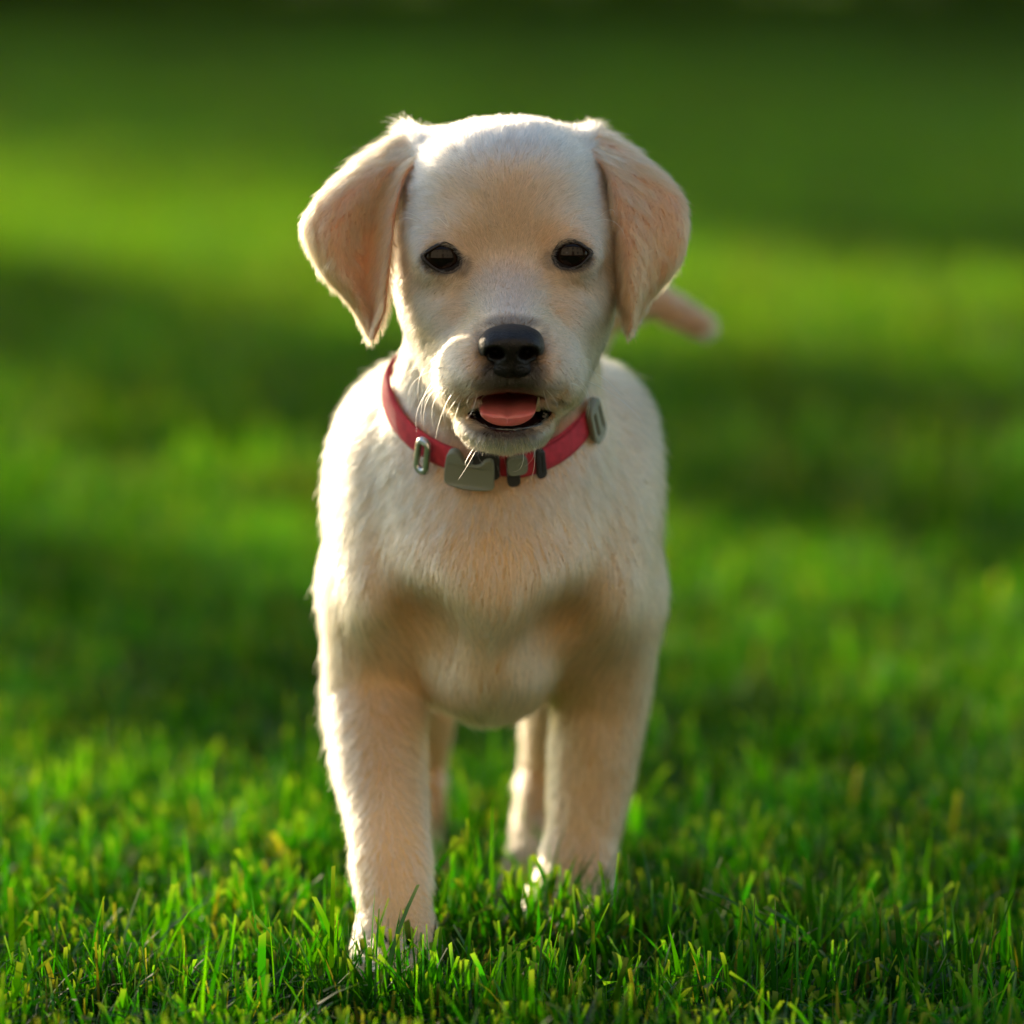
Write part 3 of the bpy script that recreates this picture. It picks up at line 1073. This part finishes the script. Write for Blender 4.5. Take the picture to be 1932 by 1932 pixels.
# the coat is worn short and pressed flat along the collar
rel = root - cen
hgt = rel @ en
rr = np.hypot(rel @ e1, rel @ e2)
near_c = sstep(-np.abs(hgt), -.014, -.006) * (rr < .075)
L *= 1 - .6 * near_c
lift = .36 + .3 * tuft + .04 * muz
lift = lift + .10 * sstep(root[:, 2], .11, .13) * (1 - fw)
tanv = flow(root, px, py)
tanv = np.where((tuft > .3)[:, None], normed(tanv * .4 + np.array((0, .1, 1)) + np.sign(px - 950)[:, None] * np.array((.5, 0, 0))), tanv)
col = coat_colour(root, px, py) * np.clip(1 + .17 * r.normal(size=(len(root), 1)) + .06 * sines(root, .004, 31)[:, None], .4, 1.35)
rad_h = .000075 * fw + .00011 * (1 - fw) + .00003 * sstep(root[:, 1], .14, .24)
clump_ = .09 + .15 * fw
hair_object('fur', body, root[keep], nor[keep], tanv[keep], L[keep], lift[keep], rad_h[keep], col[keep], 5, r, clump=clump_[keep], wave=.009, rough=.15)

# ear fur
for k, (ear, VV, FF, dirs, u_, v_, side, nvec) in enumerate(ears):
    r = np.random.default_rng(40 + k)
    TT = np.concatenate([FF[:, [0, 1, 2]], FF[:, [0, 2, 3]]])
    d_ = np.where(side > 0, 1.0, .35)
    ti, W = scatter(VV, TT, d_, 36000, r)
    g = lambda X: (X[TT[ti]] * (W[..., None] if X.ndim == 2 else W)).sum(1)
    root, nor, dr, uu, vv = g(VV), normed(g(nvec)), normed(g(dirs)), g(u_), g(v_)
    sx = -1 if k == 0 else 1
    edge = sstep(uu, .78, 1.0)
    out = np.array((sx * 1.0, .35, .1))
    dr = normed(dr + out * (.55 * edge + .25 * (1 - sstep(vv, .1, .5)) * sstep(uu, .4, 1))[:, None] + np.array((0, 0, -.25)))
    nor = normed(nor + out * edge[:, None] * .8)
    L = .0062 + .004 * (1 - sstep(vv, .1, .45)) + .0035 * edge * (1 - sstep(vv, .3, .7)) - .002 * sstep(vv, .6, 1)
    lift = .22 + .30 * (1 - sstep(uu, .30, .55)) * sstep(vv, .2, .4) + .25 * edge + .2 * (1 - sstep(vv, .05, .35)) * sstep(uu, .5, 1)
    C = np.tile(EARC, (len(root), 1))
    C = C + (CREAM - C) * (.4 * (1 - sstep(vv, .05, .42)) * sstep(uu, .08, .35))[:, None]
    C = C + (CREAM - C) * (.22 * sstep(sines(root, .016, 61 + k), -.2, .8))[:, None]
    C = C + (TAN * .9 - C) * (.55 * (1 - sstep(uu, .02, .16)))[:, None] * (1 if k == 1 else .4)
    C = C * np.clip(1 + .11 * r.normal(size=(len(root), 1)), .4, 1.4)
    hair_object('fur', ear, root, nor, dr, L, lift, .000065, C, 5, r)

# whiskers and brow hairs
WH = []
r = np.random.default_rng(77)
for (px, py), tips in {
    (842, 668): [(775, 705), (790, 760)], (838, 690): [(742, 722), (770, 745)], (838, 700): [(795, 800), (762, 700)], (846, 712): [(800, 812), (786, 815)],
    (850, 722): [(818, 808), (800, 770)], (858, 735): [(822, 828), (840, 800)], (868, 745): [(842, 790), (852, 812)], (900, 742): [(880, 790), (888, 775)],
    (1084, 676): [(1110, 700), (1130, 722)], (1086, 690): [(1112, 735), (1180, 760)], (1080, 708): [(1108, 790), (1215, 800)], (1074, 722): [(1098, 750), (1106, 778)],
    (1030, 735): [(1040, 775), (1050, 770)], (905, 838): [(865, 905), (880, 880)], (920, 845): [(898, 880), (912, 876)], (940, 848): [(958, 900), (950, 905)],
    (985, 846): [(968, 890), (975, 880)], (1010, 838): [(1002, 905), (990, 880)],
    (800, 420): [(752, 416), (757, 440)], (796, 432): [(750, 424), (768, 452)], (1120, 420): [(1160, 408), (1180, 450)], (848, 430): [(820, 415), (835, 410)], (1075, 428): [(1098, 412), (1085, 405)],
}.items():
    for tx, ty in tips:
        p0, n0 = surf(px + r.normal() * 3, py + r.normal() * 3)
        y1 = p0[1] - .006 + r.normal() * .004
        tip = at(tx, ty, y1)
        midp = (p0 + tip) / 2 + n0 * r.uniform(.004, .010) + np.array((r.normal() * .002, 0, r.uniform(.002, .006)))
        t = np.linspace(0, 1, 9)[:, None]
        WH.append((1 - t) ** 2 * (p0 - n0 * .001) + 2 * t * (1 - t) * midp + t * t * tip)
wc = bpy.data.hair_curves.new('whiskers')
wc.add_curves([9] * len(WH))
wc.attributes['position'].data.foreach_set('vector', np.array(WH, dtype=np.float32).ravel())
ra = wc.attributes.get('radius') or wc.attributes.new('radius', 'FLOAT', 'POINT')
ra.data.foreach_set('value', np.tile(.00011 * (1 - .8 * np.linspace(0, 1, 9)), len(WH)).astype(np.float32))
ta = wc.attributes.new('tint', 'FLOAT_COLOR', 'CURVE')
ta.data.foreach_set('color', np.tile((.88, .82, .7, 1), (len(WH), 1)).astype(np.float32).ravel())
wc.materials.append(M_FUR)
wo = bpy.data.objects.new('whiskers', wc)
COL.objects.link(wo)
wo.parent = body
wo.matrix_parent_inverse = parent_matrix(body).inverted()
tag(wo, kind='stuff')

# ------------------------------------------------------------------ ground and grass
M_GROUND, nt, b = material('turf_soil', (.03, .045, .014), .95, .1)
tc = nt.nodes.new('ShaderNodeTexCoord')
n1 = nt.nodes.new('ShaderNodeTexNoise'); n1.inputs['Scale'].default_value = 30; n1.inputs['Detail'].default_value = 8
n2 = nt.nodes.new('ShaderNodeTexNoise'); n2.inputs['Scale'].default_value = .6; n2.inputs['Detail'].default_value = 3
mx = nt.nodes.new('ShaderNodeMath'); mx.operation = 'ADD'
rp = nt.nodes.new('ShaderNodeValToRGB')
rp.color_ramp.elements[0].position = .75; rp.color_ramp.elements[0].color = (.035, .028, .014, 1)
rp.color_ramp.elements[1].position = 1.2; rp.color_ramp.elements[1].color = (.045, .085, .016, 1)
nt.links.new(tc.outputs['Object'], n1.inputs['Vector']); nt.links.new(tc.outputs['Object'], n2.inputs['Vector'])
nt.links.new(n1.outputs['Fac'], mx.inputs[0]); nt.links.new(n2.outputs['Fac'], mx.inputs[1])
nt.links.new(mx.outputs[0], rp.inputs['Fac']); nt.links.new(rp.outputs['Color'], b.inputs['Base Color'])
bp = nt.nodes.new('ShaderNodeBump'); bp.inputs['Distance'].default_value = .03
nt.links.new(n1.outputs['Fac'], bp.inputs['Height']); nt.links.new(bp.outputs['Normal'], b.inputs['Normal'])
gx = np.concatenate([np.linspace(-300, -14, 12), np.linspace(-12, 12, 49), np.linspace(14, 300, 12)])
GZ = -.007                                                      # soil, a little under the paws that rest on the turf
GV = np.array([(x, y, GZ) for x in gx for y in gx], float)
ng = len(gx)
GF = np.array([(i * ng + j, (i + 1) * ng + j, (i + 1) * ng + j + 1, i * ng + j + 1) for i in range(ng - 1) for j in range(ng - 1)])
ground = link('ground', mesh_from('ground', GV, GF), M_GROUND)
tag(ground, 'soil of the lawn under the grass', None, None, 'structure')


def foliage_material(name, trans, gloss=.04, rough=.5):
    m = bpy.data.materials.new(name)
    m.use_nodes = True
    nt = m.node_tree
    nt.nodes.remove(nt.nodes['Principled BSDF'])
    at_ = nt.nodes.new('ShaderNodeAttribute'); at_.attribute_name = 'tint'
    oi = nt.nodes.new('ShaderNodeObjectInfo')
    hs = nt.nodes.new('ShaderNodeHueSaturation')
    mr = nt.nodes.new('ShaderNodeMapRange'); mr.inputs['To Min'].default_value = .6; mr.inputs['To Max'].default_value = 1.2
    nt.links.new(oi.outputs['Random'], mr.inputs['Value']); nt.links.new(mr.outputs[0], hs.inputs['Value'])
    nt.links.new(at_.outputs['Color'], hs.inputs['Color'])
    df = nt.nodes.new('ShaderNodeBsdfDiffuse')
    tr = nt.nodes.new('ShaderNodeBsdfTranslucent')
    tm = nt.nodes.new('ShaderNodeMix'); tm.data_type = 'RGBA'; tm.blend_type = 'MULTIPLY'; tm.inputs['Factor'].default_value = 1
    tm.inputs['B'].default_value = (*trans, 1)
    nt.links.new(hs.outputs['Color'], df.inputs['Color'])
    nt.links.new(hs.outputs['Color'], tm.inputs['A']); nt.links.new(tm.outputs['Result'], tr.inputs['Color'])
    ad = nt.nodes.new('ShaderNodeAddShader')
    nt.links.new(df.outputs[0], ad.inputs[0]); nt.links.new(tr.outputs[0], ad.inputs[1])
    gl = nt.nodes.new('ShaderNodeBsdfGlossy'); gl.inputs['Roughness'].default_value = rough
    mi = nt.nodes.new('ShaderNodeMixShader')
    fr = nt.nodes.new('ShaderNodeFresnel'); fr.inputs['IOR'].default_value = 1.38
    fm = nt.nodes.new('ShaderNodeMath'); fm.operation = 'MULTIPLY'; fm.inputs[1].default_value = gloss
    nt.links.new(fr.outputs[0], fm.inputs[0]); nt.links.new(fm.outputs[0], mi.inputs['Fac'])
    nt.links.new(ad.outputs[0], mi.inputs[1]); nt.links.new(gl.outputs[0], mi.inputs[2])
    nt.links.new(mi.outputs[0], nt.nodes['Material Output'].inputs['Surface'])
    return m


M_GRASS = foliage_material('grass_blade', (3.5, 4.9, .25))
M_LEAF = foliage_material('tree_leaf', (1.4, 1.6, .8))


def blades(n, size, hmin, hmax, wmin, wmax, seed, seg=4, dry=.07, lean=.68, fine=.4):
    """A square of turf: n separate curved blades, some with mown square tips."""
    r = np.random.default_rng(seed)
    base = np.stack([r.uniform(-size / 2, size / 2, n), r.uniform(-size / 2, size / 2, n), np.full(n, -.002)], 1)
    h = hmin + (hmax - hmin) * r.uniform(0, 1, n) * r.choice([1, 1, 1, 1, .45, .7, .8, 1.25, 1.6], n) * (1 + .22 * sines(base, .11, seed))
    w = np.where(r.uniform(size=n) < fine, wmin * r.uniform(.7, 1.6, n), wmin + (wmax - wmin) * r.uniform(.3, 1, n))
    az = r.uniform(0, 6.283, n)
    face = az + r.normal(0, .9, n)
    ln = np.abs(r.normal(0, lean, n))
    ln = np.clip(ln, 0, 1.3)
    lying = r.uniform(size=n) < .07                               # clippings lying on the sward
    ln = np.where(lying, 1.5, ln)
    base[:, 2] += np.where(lying, r.uniform(.006, .022, n), 0)
    mown = r.uniform(size=n) < .5
    D = np.stack([np.cos(az), np.sin(az), np.zeros(n)], 1)
    S = np.stack([-np.sin(face), np.cos(face), np.zeros(n)], 1)
    V = np.zeros((n, seg + 1, 2, 3))
    p = base.copy()
    for k in range(seg + 1):
        t = k / seg
        wt = w * np.where(mown, 1 - .25 * t, 1 - t ** 2.2 * .97) * (.6 + .4 * min(1, t * 3))
        V[:, k, 0] = p - S * (wt / 2)[:, None]
        V[:, k, 1] = p + S * (wt / 2)[:, None]
        a = np.where(lying, 1.5, ln * (.35 + 1.1 * t))
        p = p + (D * np.sin(a)[:, None] + np.array((0, 0, 1)) * np.cos(a)[:, None]) * (h / seg)[:, None]
    cut = r.normal(0, .0008, n)
    V[:, seg, 0, 2] += np.where(mown, cut, 0)
    i = np.arange(n)[:, None] * (2 * (seg + 1))
    F = np.concatenate([np.stack([i[:, 0] + 2 * k, i[:, 0] + 2 * k + 1, i[:, 0] + 2 * k + 3, i[:, 0] + 2 * k + 2], 1) for k in range(seg)])
    g = np.array((.0060, .034, .0010))
    y = np.array((.022, .054, .0010))
    bl = np.array((.0045, .028, .0030))
    st = np.array((.070, .052, .02))
    u = r.uniform(size=(n, 1))
    C = g + (y - g) * np.clip(r.normal(.22, .4, (n, 1)), 0, 1)
    C = np.where(u < .22, bl, C)
    C = np.where(u > 1 - dry, st * r.uniform(.6, 1.1, (n, 1)), C)
    C = C * r.uniform(.6, 1.35, (n, 1)) * np.clip(1 + .6 * sines(base, size * .3, seed + 7), .25, 2)[:, None]
    CC = np.repeat(C[:, None], seg + 1, 1)
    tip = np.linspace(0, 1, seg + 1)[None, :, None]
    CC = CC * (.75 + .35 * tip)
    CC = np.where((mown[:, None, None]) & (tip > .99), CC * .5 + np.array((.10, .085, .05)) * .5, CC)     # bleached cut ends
    CC = np.repeat(CC[:, :, None], 2, 2)
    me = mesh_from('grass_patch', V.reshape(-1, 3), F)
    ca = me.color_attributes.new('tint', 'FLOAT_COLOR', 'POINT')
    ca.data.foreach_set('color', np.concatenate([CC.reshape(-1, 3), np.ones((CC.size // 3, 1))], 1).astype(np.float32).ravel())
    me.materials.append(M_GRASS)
    me.polygons.foreach_set('use_smooth', np.ones(len(me.polygons), dtype=bool))
    return me


def scatter_patches(name, patches, pts, rots, scl, label):
    """One stuff object: turf squares instanced on its own points."""
    coll = bpy.data.collections.new(name + '_patches')
    for me in patches:
        coll.objects.link(bpy.data.objects.new('grass_patch', me))
    me = bpy.data.meshes.new(name)
    me.vertices.add(len(pts))
    me.vertices.foreach_set('co', np.asarray(pts, np.float32).ravel())
    for nm, val in (('turn', rots), ('size', scl)):
        a = me.attributes.new(nm, 'FLOAT', 'POINT'); a.data.foreach_set('value', np.asarray(val, np.float32))
    o = bpy.data.objects.new(name, me)
    COL.objects.link(o)
    ng_ = bpy.data.node_groups.new(name, 'GeometryNodeTree')
    ng_.interface.new_socket('Geometry', in_out='INPUT', socket_type='NodeSocketGeometry')
    ng_.interface.new_socket('Geometry', in_out='OUTPUT', socket_type='NodeSocketGeometry')
    N = ng_.nodes.new
    gi, go = N('NodeGroupInput'), N('NodeGroupOutput')
    ci = N('GeometryNodeCollectionInfo'); ci.inputs['Collection'].default_value = coll
    ci.inputs['Separate Children'].default_value = True; ci.inputs['Reset Children'].default_value = True
    ip = N('GeometryNodeInstanceOnPoints'); ip.inputs['Pick Instance'].default_value = True
    m2p = N('GeometryNodeMeshToPoints')
    rt = N('GeometryNodeInputNamedAttribute'); rt.data_type = 'FLOAT'; rt.inputs['Name'].default_value = 'turn'
    sc_ = N('GeometryNodeInputNamedAttribute'); sc_.data_type = 'FLOAT'; sc_.inputs['Name'].default_value = 'size'
    cx = N('ShaderNodeCombineXYZ')
    rv = N('FunctionNodeRandomValue'); rv.data_type = 'INT'; rv.inputs['Min'].default_value = 0
    for so in rv.inputs:
        if so.name == 'Max' and so.type == 'INT': so.default_value = len(patches) - 1
        if so.name == 'Min' and so.type == 'INT': so.default_value = 0
    L_ = ng_.links.new
    L_(gi.outputs[0], m2p.inputs['Mesh']); L_(m2p.outputs[0], ip.inputs['Points'])
    L_(ci.outputs[0], ip.inputs['Instance'])
    L_([q for q in rv.outputs if q.type == 'INT'][0], ip.inputs['Instance Index'])
    L_(rt.outputs['Attribute'], cx.inputs['Z']); L_(cx.outputs[0], ip.inputs['Rotation'])
    L_(sc_.outputs['Attribute'], ip.inputs['Scale'])
    L_(ip.outputs[0], go.inputs[0])
    md = o.modifiers.new('turf', 'NODES'); md.node_group = ng_
    tag(o, label, None, None, 'stuff')
    return o


r = np.random.default_rng(3)
near = [blades(6600, .32, .010, .035, .0010, .0036, 100 + k, 5, .05, .98, .68) for k in range(8)]
mid = [blades(3800, .64, .028, .055, .0030, .0060, 200 + k, 3, .015) for k in range(5)]
far = [blades(4500, 1.6, .035, .060, .0070, .0130, 300 + k, 2, .0) for k in range(4)]
bands = [[], [], []]
for y in np.arange(-3.6, 2.2, .27):
    for x in np.arange(-2.0, 2.01, .27):
        if abs(x) < .55 + .28 * max(0, y + 2.5): bands[0].append((x + r.normal(0, .02), y + r.normal(0, .02), GZ))
for y in np.arange(2.2, 9, .55):
    for x in np.arange(-9.35, 9.36, .55):
        if abs(x) < 1.5 + .8 * (y + 2.5): bands[1].append((x + r.normal(0, .04), y + r.normal(0, .04), GZ))
for y in np.arange(9.2, 84, 1.4):
    for x in np.arange(-33, 33.1, 1.4):
        if abs(x) < 3 + .8 * (y + 2.5): bands[2].append((x + r.normal(0, .1), y + r.normal(0, .1), GZ))
tufts = [blades(150, .07, .020, .048, .0012, .0038, 400 + k, 6, .03, .62, .5) for k in range(5)]
tp = [(x + r.normal(0, .008), y + r.normal(0, .012), GZ) for x, y in ((-.018, .035), (.005, .05), (.02, .03), (.035, .06), (.05, .045), (.065, .065), (-.03, .06), (.01, .085), (.085, .05),
      (.05, .075), (.028, .085), (-.115, .02), (-.13, .12), (-.19, .05), (-.043, -.058), (-.064, -.054), (-.025, -.05), (.14, .02), (.17, .10), (.205, -.03), (-.16, -.06), (.10, -.07), (-.02, -.10), (.19, .2), (-.2, .22), (.13, .28), (-.12, .3))]
tp += [(r.uniform(-.25, .25) * (y + 2.5), y, GZ) for y in r.uniform(.35, 5.5, 170)]
scatter_patches('tall_grass', tufts, tp, r.uniform(0, 6.283, len(tp)), r.uniform(.8, 1.15, len(tp)), 'longer tufts of grass between and beside the puppy\'s paws')
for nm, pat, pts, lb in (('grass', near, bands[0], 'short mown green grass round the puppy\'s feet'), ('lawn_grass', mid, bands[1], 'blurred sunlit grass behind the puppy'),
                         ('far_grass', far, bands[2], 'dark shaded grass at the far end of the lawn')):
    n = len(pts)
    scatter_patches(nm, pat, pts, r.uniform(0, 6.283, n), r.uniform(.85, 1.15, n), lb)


# ------------------------------------------------------------------ trees round the lawn that shade it; right row and saplings are added
M_BARK, nt, b = material('bark', (.10, .075, .05), .9, .2)
add_bump(nt, b, 14, .8, .03)
add_mottle(nt, b, (.07, .05, .035), (.14, .11, .08), 5)


def tree(loc, height, crown_r, seed, label, clear=1.2, leaves=7000, leaf=.18, trunk=None):
    r = np.random.default_rng(seed)
    root = empty('tree', loc)
    tag(root, label, 'tree', 'trees standing round the lawn')
    loc = np.array(loc, float)
    VV, FF = [], []
    def add(pts, rad):
        tv, tf = tube(np.array(pts), rad, 9)
        k = len(VV); VV.extend(tv); FF.extend([tuple(i + k for i in f) for f in tf])
    lean = r.normal(0, .03, 2) * height
    top = loc + (lean[0], lean[1], height * .8)
    add(spline([loc, loc + (lean[0] * .2, lean[1] * .2, height * .3), top], 10), np.linspace(trunk or .035 * height, .008 * height, 10))
    cen = loc + (lean[0] * .6, lean[1] * .6, (clear + height) / 2)
    hz = (height - clear) / 2
    ends = []
    for k in range(9):
        a = k * 2.4 + r.normal() * .3
        z0 = clear + (height - clear) * r.uniform(.0, .55)
        st = loc + (0, 0, z0)
        en_ = st + np.array((math.cos(a), math.sin(a), .45)) * crown_r * r.uniform(.55, .9)
        add(spline([st, (st + en_) / 2 + (0, 0, .1 * crown_r), en_], 6), np.linspace(.012 * height, .003 * height, 6))
        ends.append(en_)
    link('trunk', mesh_from('trunk', VV, FF), M_BARK, root)
    cl = np.concatenate([np.array(ends), cen + normed(r.normal(size=(34, 3))) * r.uniform(.35, 1, (34, 1)) * (crown_r, crown_r, hz)])
    c = cl[r.integers(0, len(cl), leaves)]
    P = c + normed(r.normal(size=(leaves, 3))) * (r.uniform(0, 1, (leaves, 1)) ** .5) * crown_r * .34
    P[:, 2] = np.maximum(P[:, 2], clear * .8)
    A = normed(r.normal(size=(leaves, 3))); Bv = normed(np.cross(A, r.normal(size=(leaves, 3))))
    s_ = leaf * r.uniform(.6, 1.3, (leaves, 1))
    LV = np.stack([P - A * s_, P + Bv * s_ * .45, P + A * s_, P - Bv * s_ * .45], 1).reshape(-1, 3)
    LF = np.arange(4 * leaves).reshape(-1, 4)
    me = mesh_from('crown', LV, LF)
    C = np.array((.045, .085, .018)) * r.uniform(.6, 1.4, (leaves, 1)) + np.array((.02, .01, 0)) * r.uniform(0, 1, (leaves, 1))
    ca = me.color_attributes.new('tint', 'FLOAT_COLOR', 'POINT')
    ca.data.foreach_set('color', np.concatenate([np.repeat(C, 4, 0), np.ones((4 * leaves, 1))], 1).astype(np.float32).ravel())
    o = link('crown', me, M_LEAF, root, smooth=False)
    return root


ORD = ('first', 'second', 'third', 'fourth', 'fifth', 'sixth', 'seventh', 'eighth', 'ninth', 'tenth', 'eleventh', 'twelfth')
r = np.random.default_rng(8)
for k in range(9):
    tree((-5.4 + r.normal(0, .3), 33 + 5.0 * k + r.normal(0, .4), 0), 12 + r.normal(0, .5), 5.0, 500 + k,
         'broad leafy tree, %s from the near end of the row left of the lawn' % ORD[k], clear=.3, leaves=15000, leaf=.30)
for k in range(10):  # right row: added out of view to block sky over the far lawn
    tree((6.2 + r.normal(0, .3), 16 + 5.4 * k + r.normal(0, .4), 0), 13 + r.normal(0, .5), 6.4, 520 + k,
         'added broad leafy tree blocking the sky, %s from the near end of the row right of the lawn' % ORD[k], clear=1.6, leaves=15000, leaf=.32)
tree((-5.1, 11.55, 0), 3.7, .24, 540, 'added slim leafy sapling casting a shade band, nearest the puppy on the left of the lawn', clear=1.0, leaves=800, leaf=.09, trunk=.05)  # two unseen saplings added to throw shade bands on the mid lawn
tree((-5.2, 14.35, 0), 4.4, .34, 541, 'added taller leafy sapling casting a shade band, behind the slim one on the left of the lawn', clear=1.0, leaves=1300, leaf=.10, trunk=.06)
# ------------------------------------------------------------------ pale house behind the photographer: its sunlit front lights the puppy and shows in its eyes
M_WALL, nt, b = material('render_wall', (.72, .63, .50), .9, .1)
add_bump(nt, b, 60, .4, .01)
add_mottle(nt, b, (.68, .595, .47), (.76, .665, .53), 1.2)
M_TILE, nt, b = material('roof_tiles', (.22, .09, .05), .8, .2)
add_mottle(nt, b, (.17, .07, .04), (.27, .12, .07), 3)
M_PAINT, nt, b = material('white_paint', (.75, .74, .70), .5, .4)
M_PANE, nt, b = material('window_glass', (.02, .025, .03), .03, .6)
M_DOOR, nt, b = material('door_wood', (.10, .055, .03), .5, .4)


def boxes(name, items, mat, parent):
    VV, FF = [], []
    for (x0, x1, y0, y1, z0, z1) in items:
        k = len(VV)
        VV += [(x, y, z) for x in (x0, x1) for y in (y0, y1) for z in (z0, z1)]
        FF += [tuple(k + q for q in f) for f in ((0, 1, 3, 2), (4, 6, 7, 5), (0, 4, 5, 1), (2, 3, 7, 6), (0, 2, 6, 4), (1, 5, 7, 3))]
    return link(name, mesh_from(name, VV, FF), mat, parent, smooth=False)


HY, HX0, HX1, HH = -6.6, -8.0, 8.0, 5.6
house = empty('house', (0, HY, GZ))
tag(house, 'pale cream rendered house with red tiled roof behind the photographer', 'house')
boxes('wall', [(HX0, HX1, HY - 7, HY, GZ, HH)], M_WALL, house)
boxes('plinth', [(HX0 - .05, HX1 + .05, HY, HY + .05, GZ, .35)], M_TILE, house)
RV = [(HX0 - .5, HY + .6, HH), (HX1 + .5, HY + .6, HH), (HX1 + .5, HY - 7.6, HH), (HX0 - .5, HY - 7.6, HH), (HX0 - .5, HY - 3.5, HH + 2.4), (HX1 + .5, HY - 3.5, HH + 2.4)]
roof = link('roof', mesh_from('roof', RV, [(0, 1, 5, 4), (2, 3, 4, 5), (0, 4, 3), (1, 2, 5), (0, 3, 2, 1)]), M_TILE, house, smooth=False)
boxes('chimney', [(4.2, 4.9, HY - 3.9, HY - 3.2, HH + 1.6, HH + 3.2)], M_WALL, roof)
for wx, wz in ((-5.6, 1.0), (-2.6, 1.0), (3.4, 1.0), (6.2, 1.0), (-5.6, 3.7), (-2.6, 3.7), (.6, 3.7), (3.4, 3.7), (6.2, 3.7)):
    w_, h_ = .6, 1.3
    fr = boxes('window', [(wx - w_, wx + w_, HY + .002, HY + .06, wz + h_ - .08, wz + h_), (wx - w_, wx + w_, HY + .002, HY + .06, wz, wz + .08),
                          (wx - w_, wx - w_ + .08, HY + .002, HY + .06, wz + .08, wz + h_ - .08), (wx + w_ - .08, wx + w_, HY + .002, HY + .06, wz + .08, wz + h_ - .08),
                          (wx - .03, wx + .03, HY + .002, HY + .05, wz + .08, wz + h_ - .08)], M_PAINT, house)
    for x0, x1 in ((wx - w_ + .08, wx - .03), (wx + .03, wx + w_ - .08)):
        boxes('pane', [(x0, x1, HY + .003, HY + .02, wz + .08, wz + h_ - .08)], M_PANE, fr)
    boxes('sill', [(wx - w_ - .06, wx + w_ + .06, HY + .003, HY + .14, wz - .06, wz - .002)], M_PAINT, fr)
dr = boxes('door', [(.1, 1.1, HY + .003, HY + .06, .36, 2.4)], M_DOOR, house)
boxes('handle', [(.95, 1.0, HY + .062, HY + .11, 1.3, 1.42)], M_STEEL, dr)
r = np.random.default_rng(12)
for k, (x, y, lb) in enumerate(((-12.5, -9.5, 'bushy tree beside the left end of the pale house'), (12.5, -9.0, 'bushy tree beside the right end of the pale house'))):
    tree((x, y, 0), 9, 3.4, 600 + k, lb, clear=.4, leaves=9000, leaf=.24)


# clipped hedge closing the far end of the lawn
hedge = empty('hedge', (0, 72, 0))
tag(hedge, 'long dark green hedge closing the far end of the lawn', 'hedge')
r = np.random.default_rng(90)
n = 30000
P = np.stack([r.uniform(-45, 45, n), 72 + r.normal(0, 1.1, n), 5.5 * r.uniform(0, 1, n) ** .8], 1)
P[:, 2] += .5 * np.sin(P[:, 0] * .7) * (P[:, 2] > 4)
A = normed(r.normal(size=(n, 3))) * .32 * r.uniform(.6, 1.3, (n, 1)); Bv = normed(np.cross(A, r.normal(size=(n, 3)))) * .2
me = mesh_from('hedge_foliage', np.stack([P - A, P + Bv, P + A, P - Bv], 1).reshape(-1, 3), np.arange(4 * n).reshape(-1, 4))
C = np.array((.03, .065, .014)) * r.uniform(.6, 1.4, (n, 1))
ca = me.color_attributes.new('tint', 'FLOAT_COLOR', 'POINT')
ca.data.foreach_set('color', np.concatenate([np.repeat(C, 4, 0), np.ones((4 * n, 1))], 1).astype(np.float32).ravel())
tag(link('foliage', me, M_LEAF, hedge, smooth=False), kind='stuff')
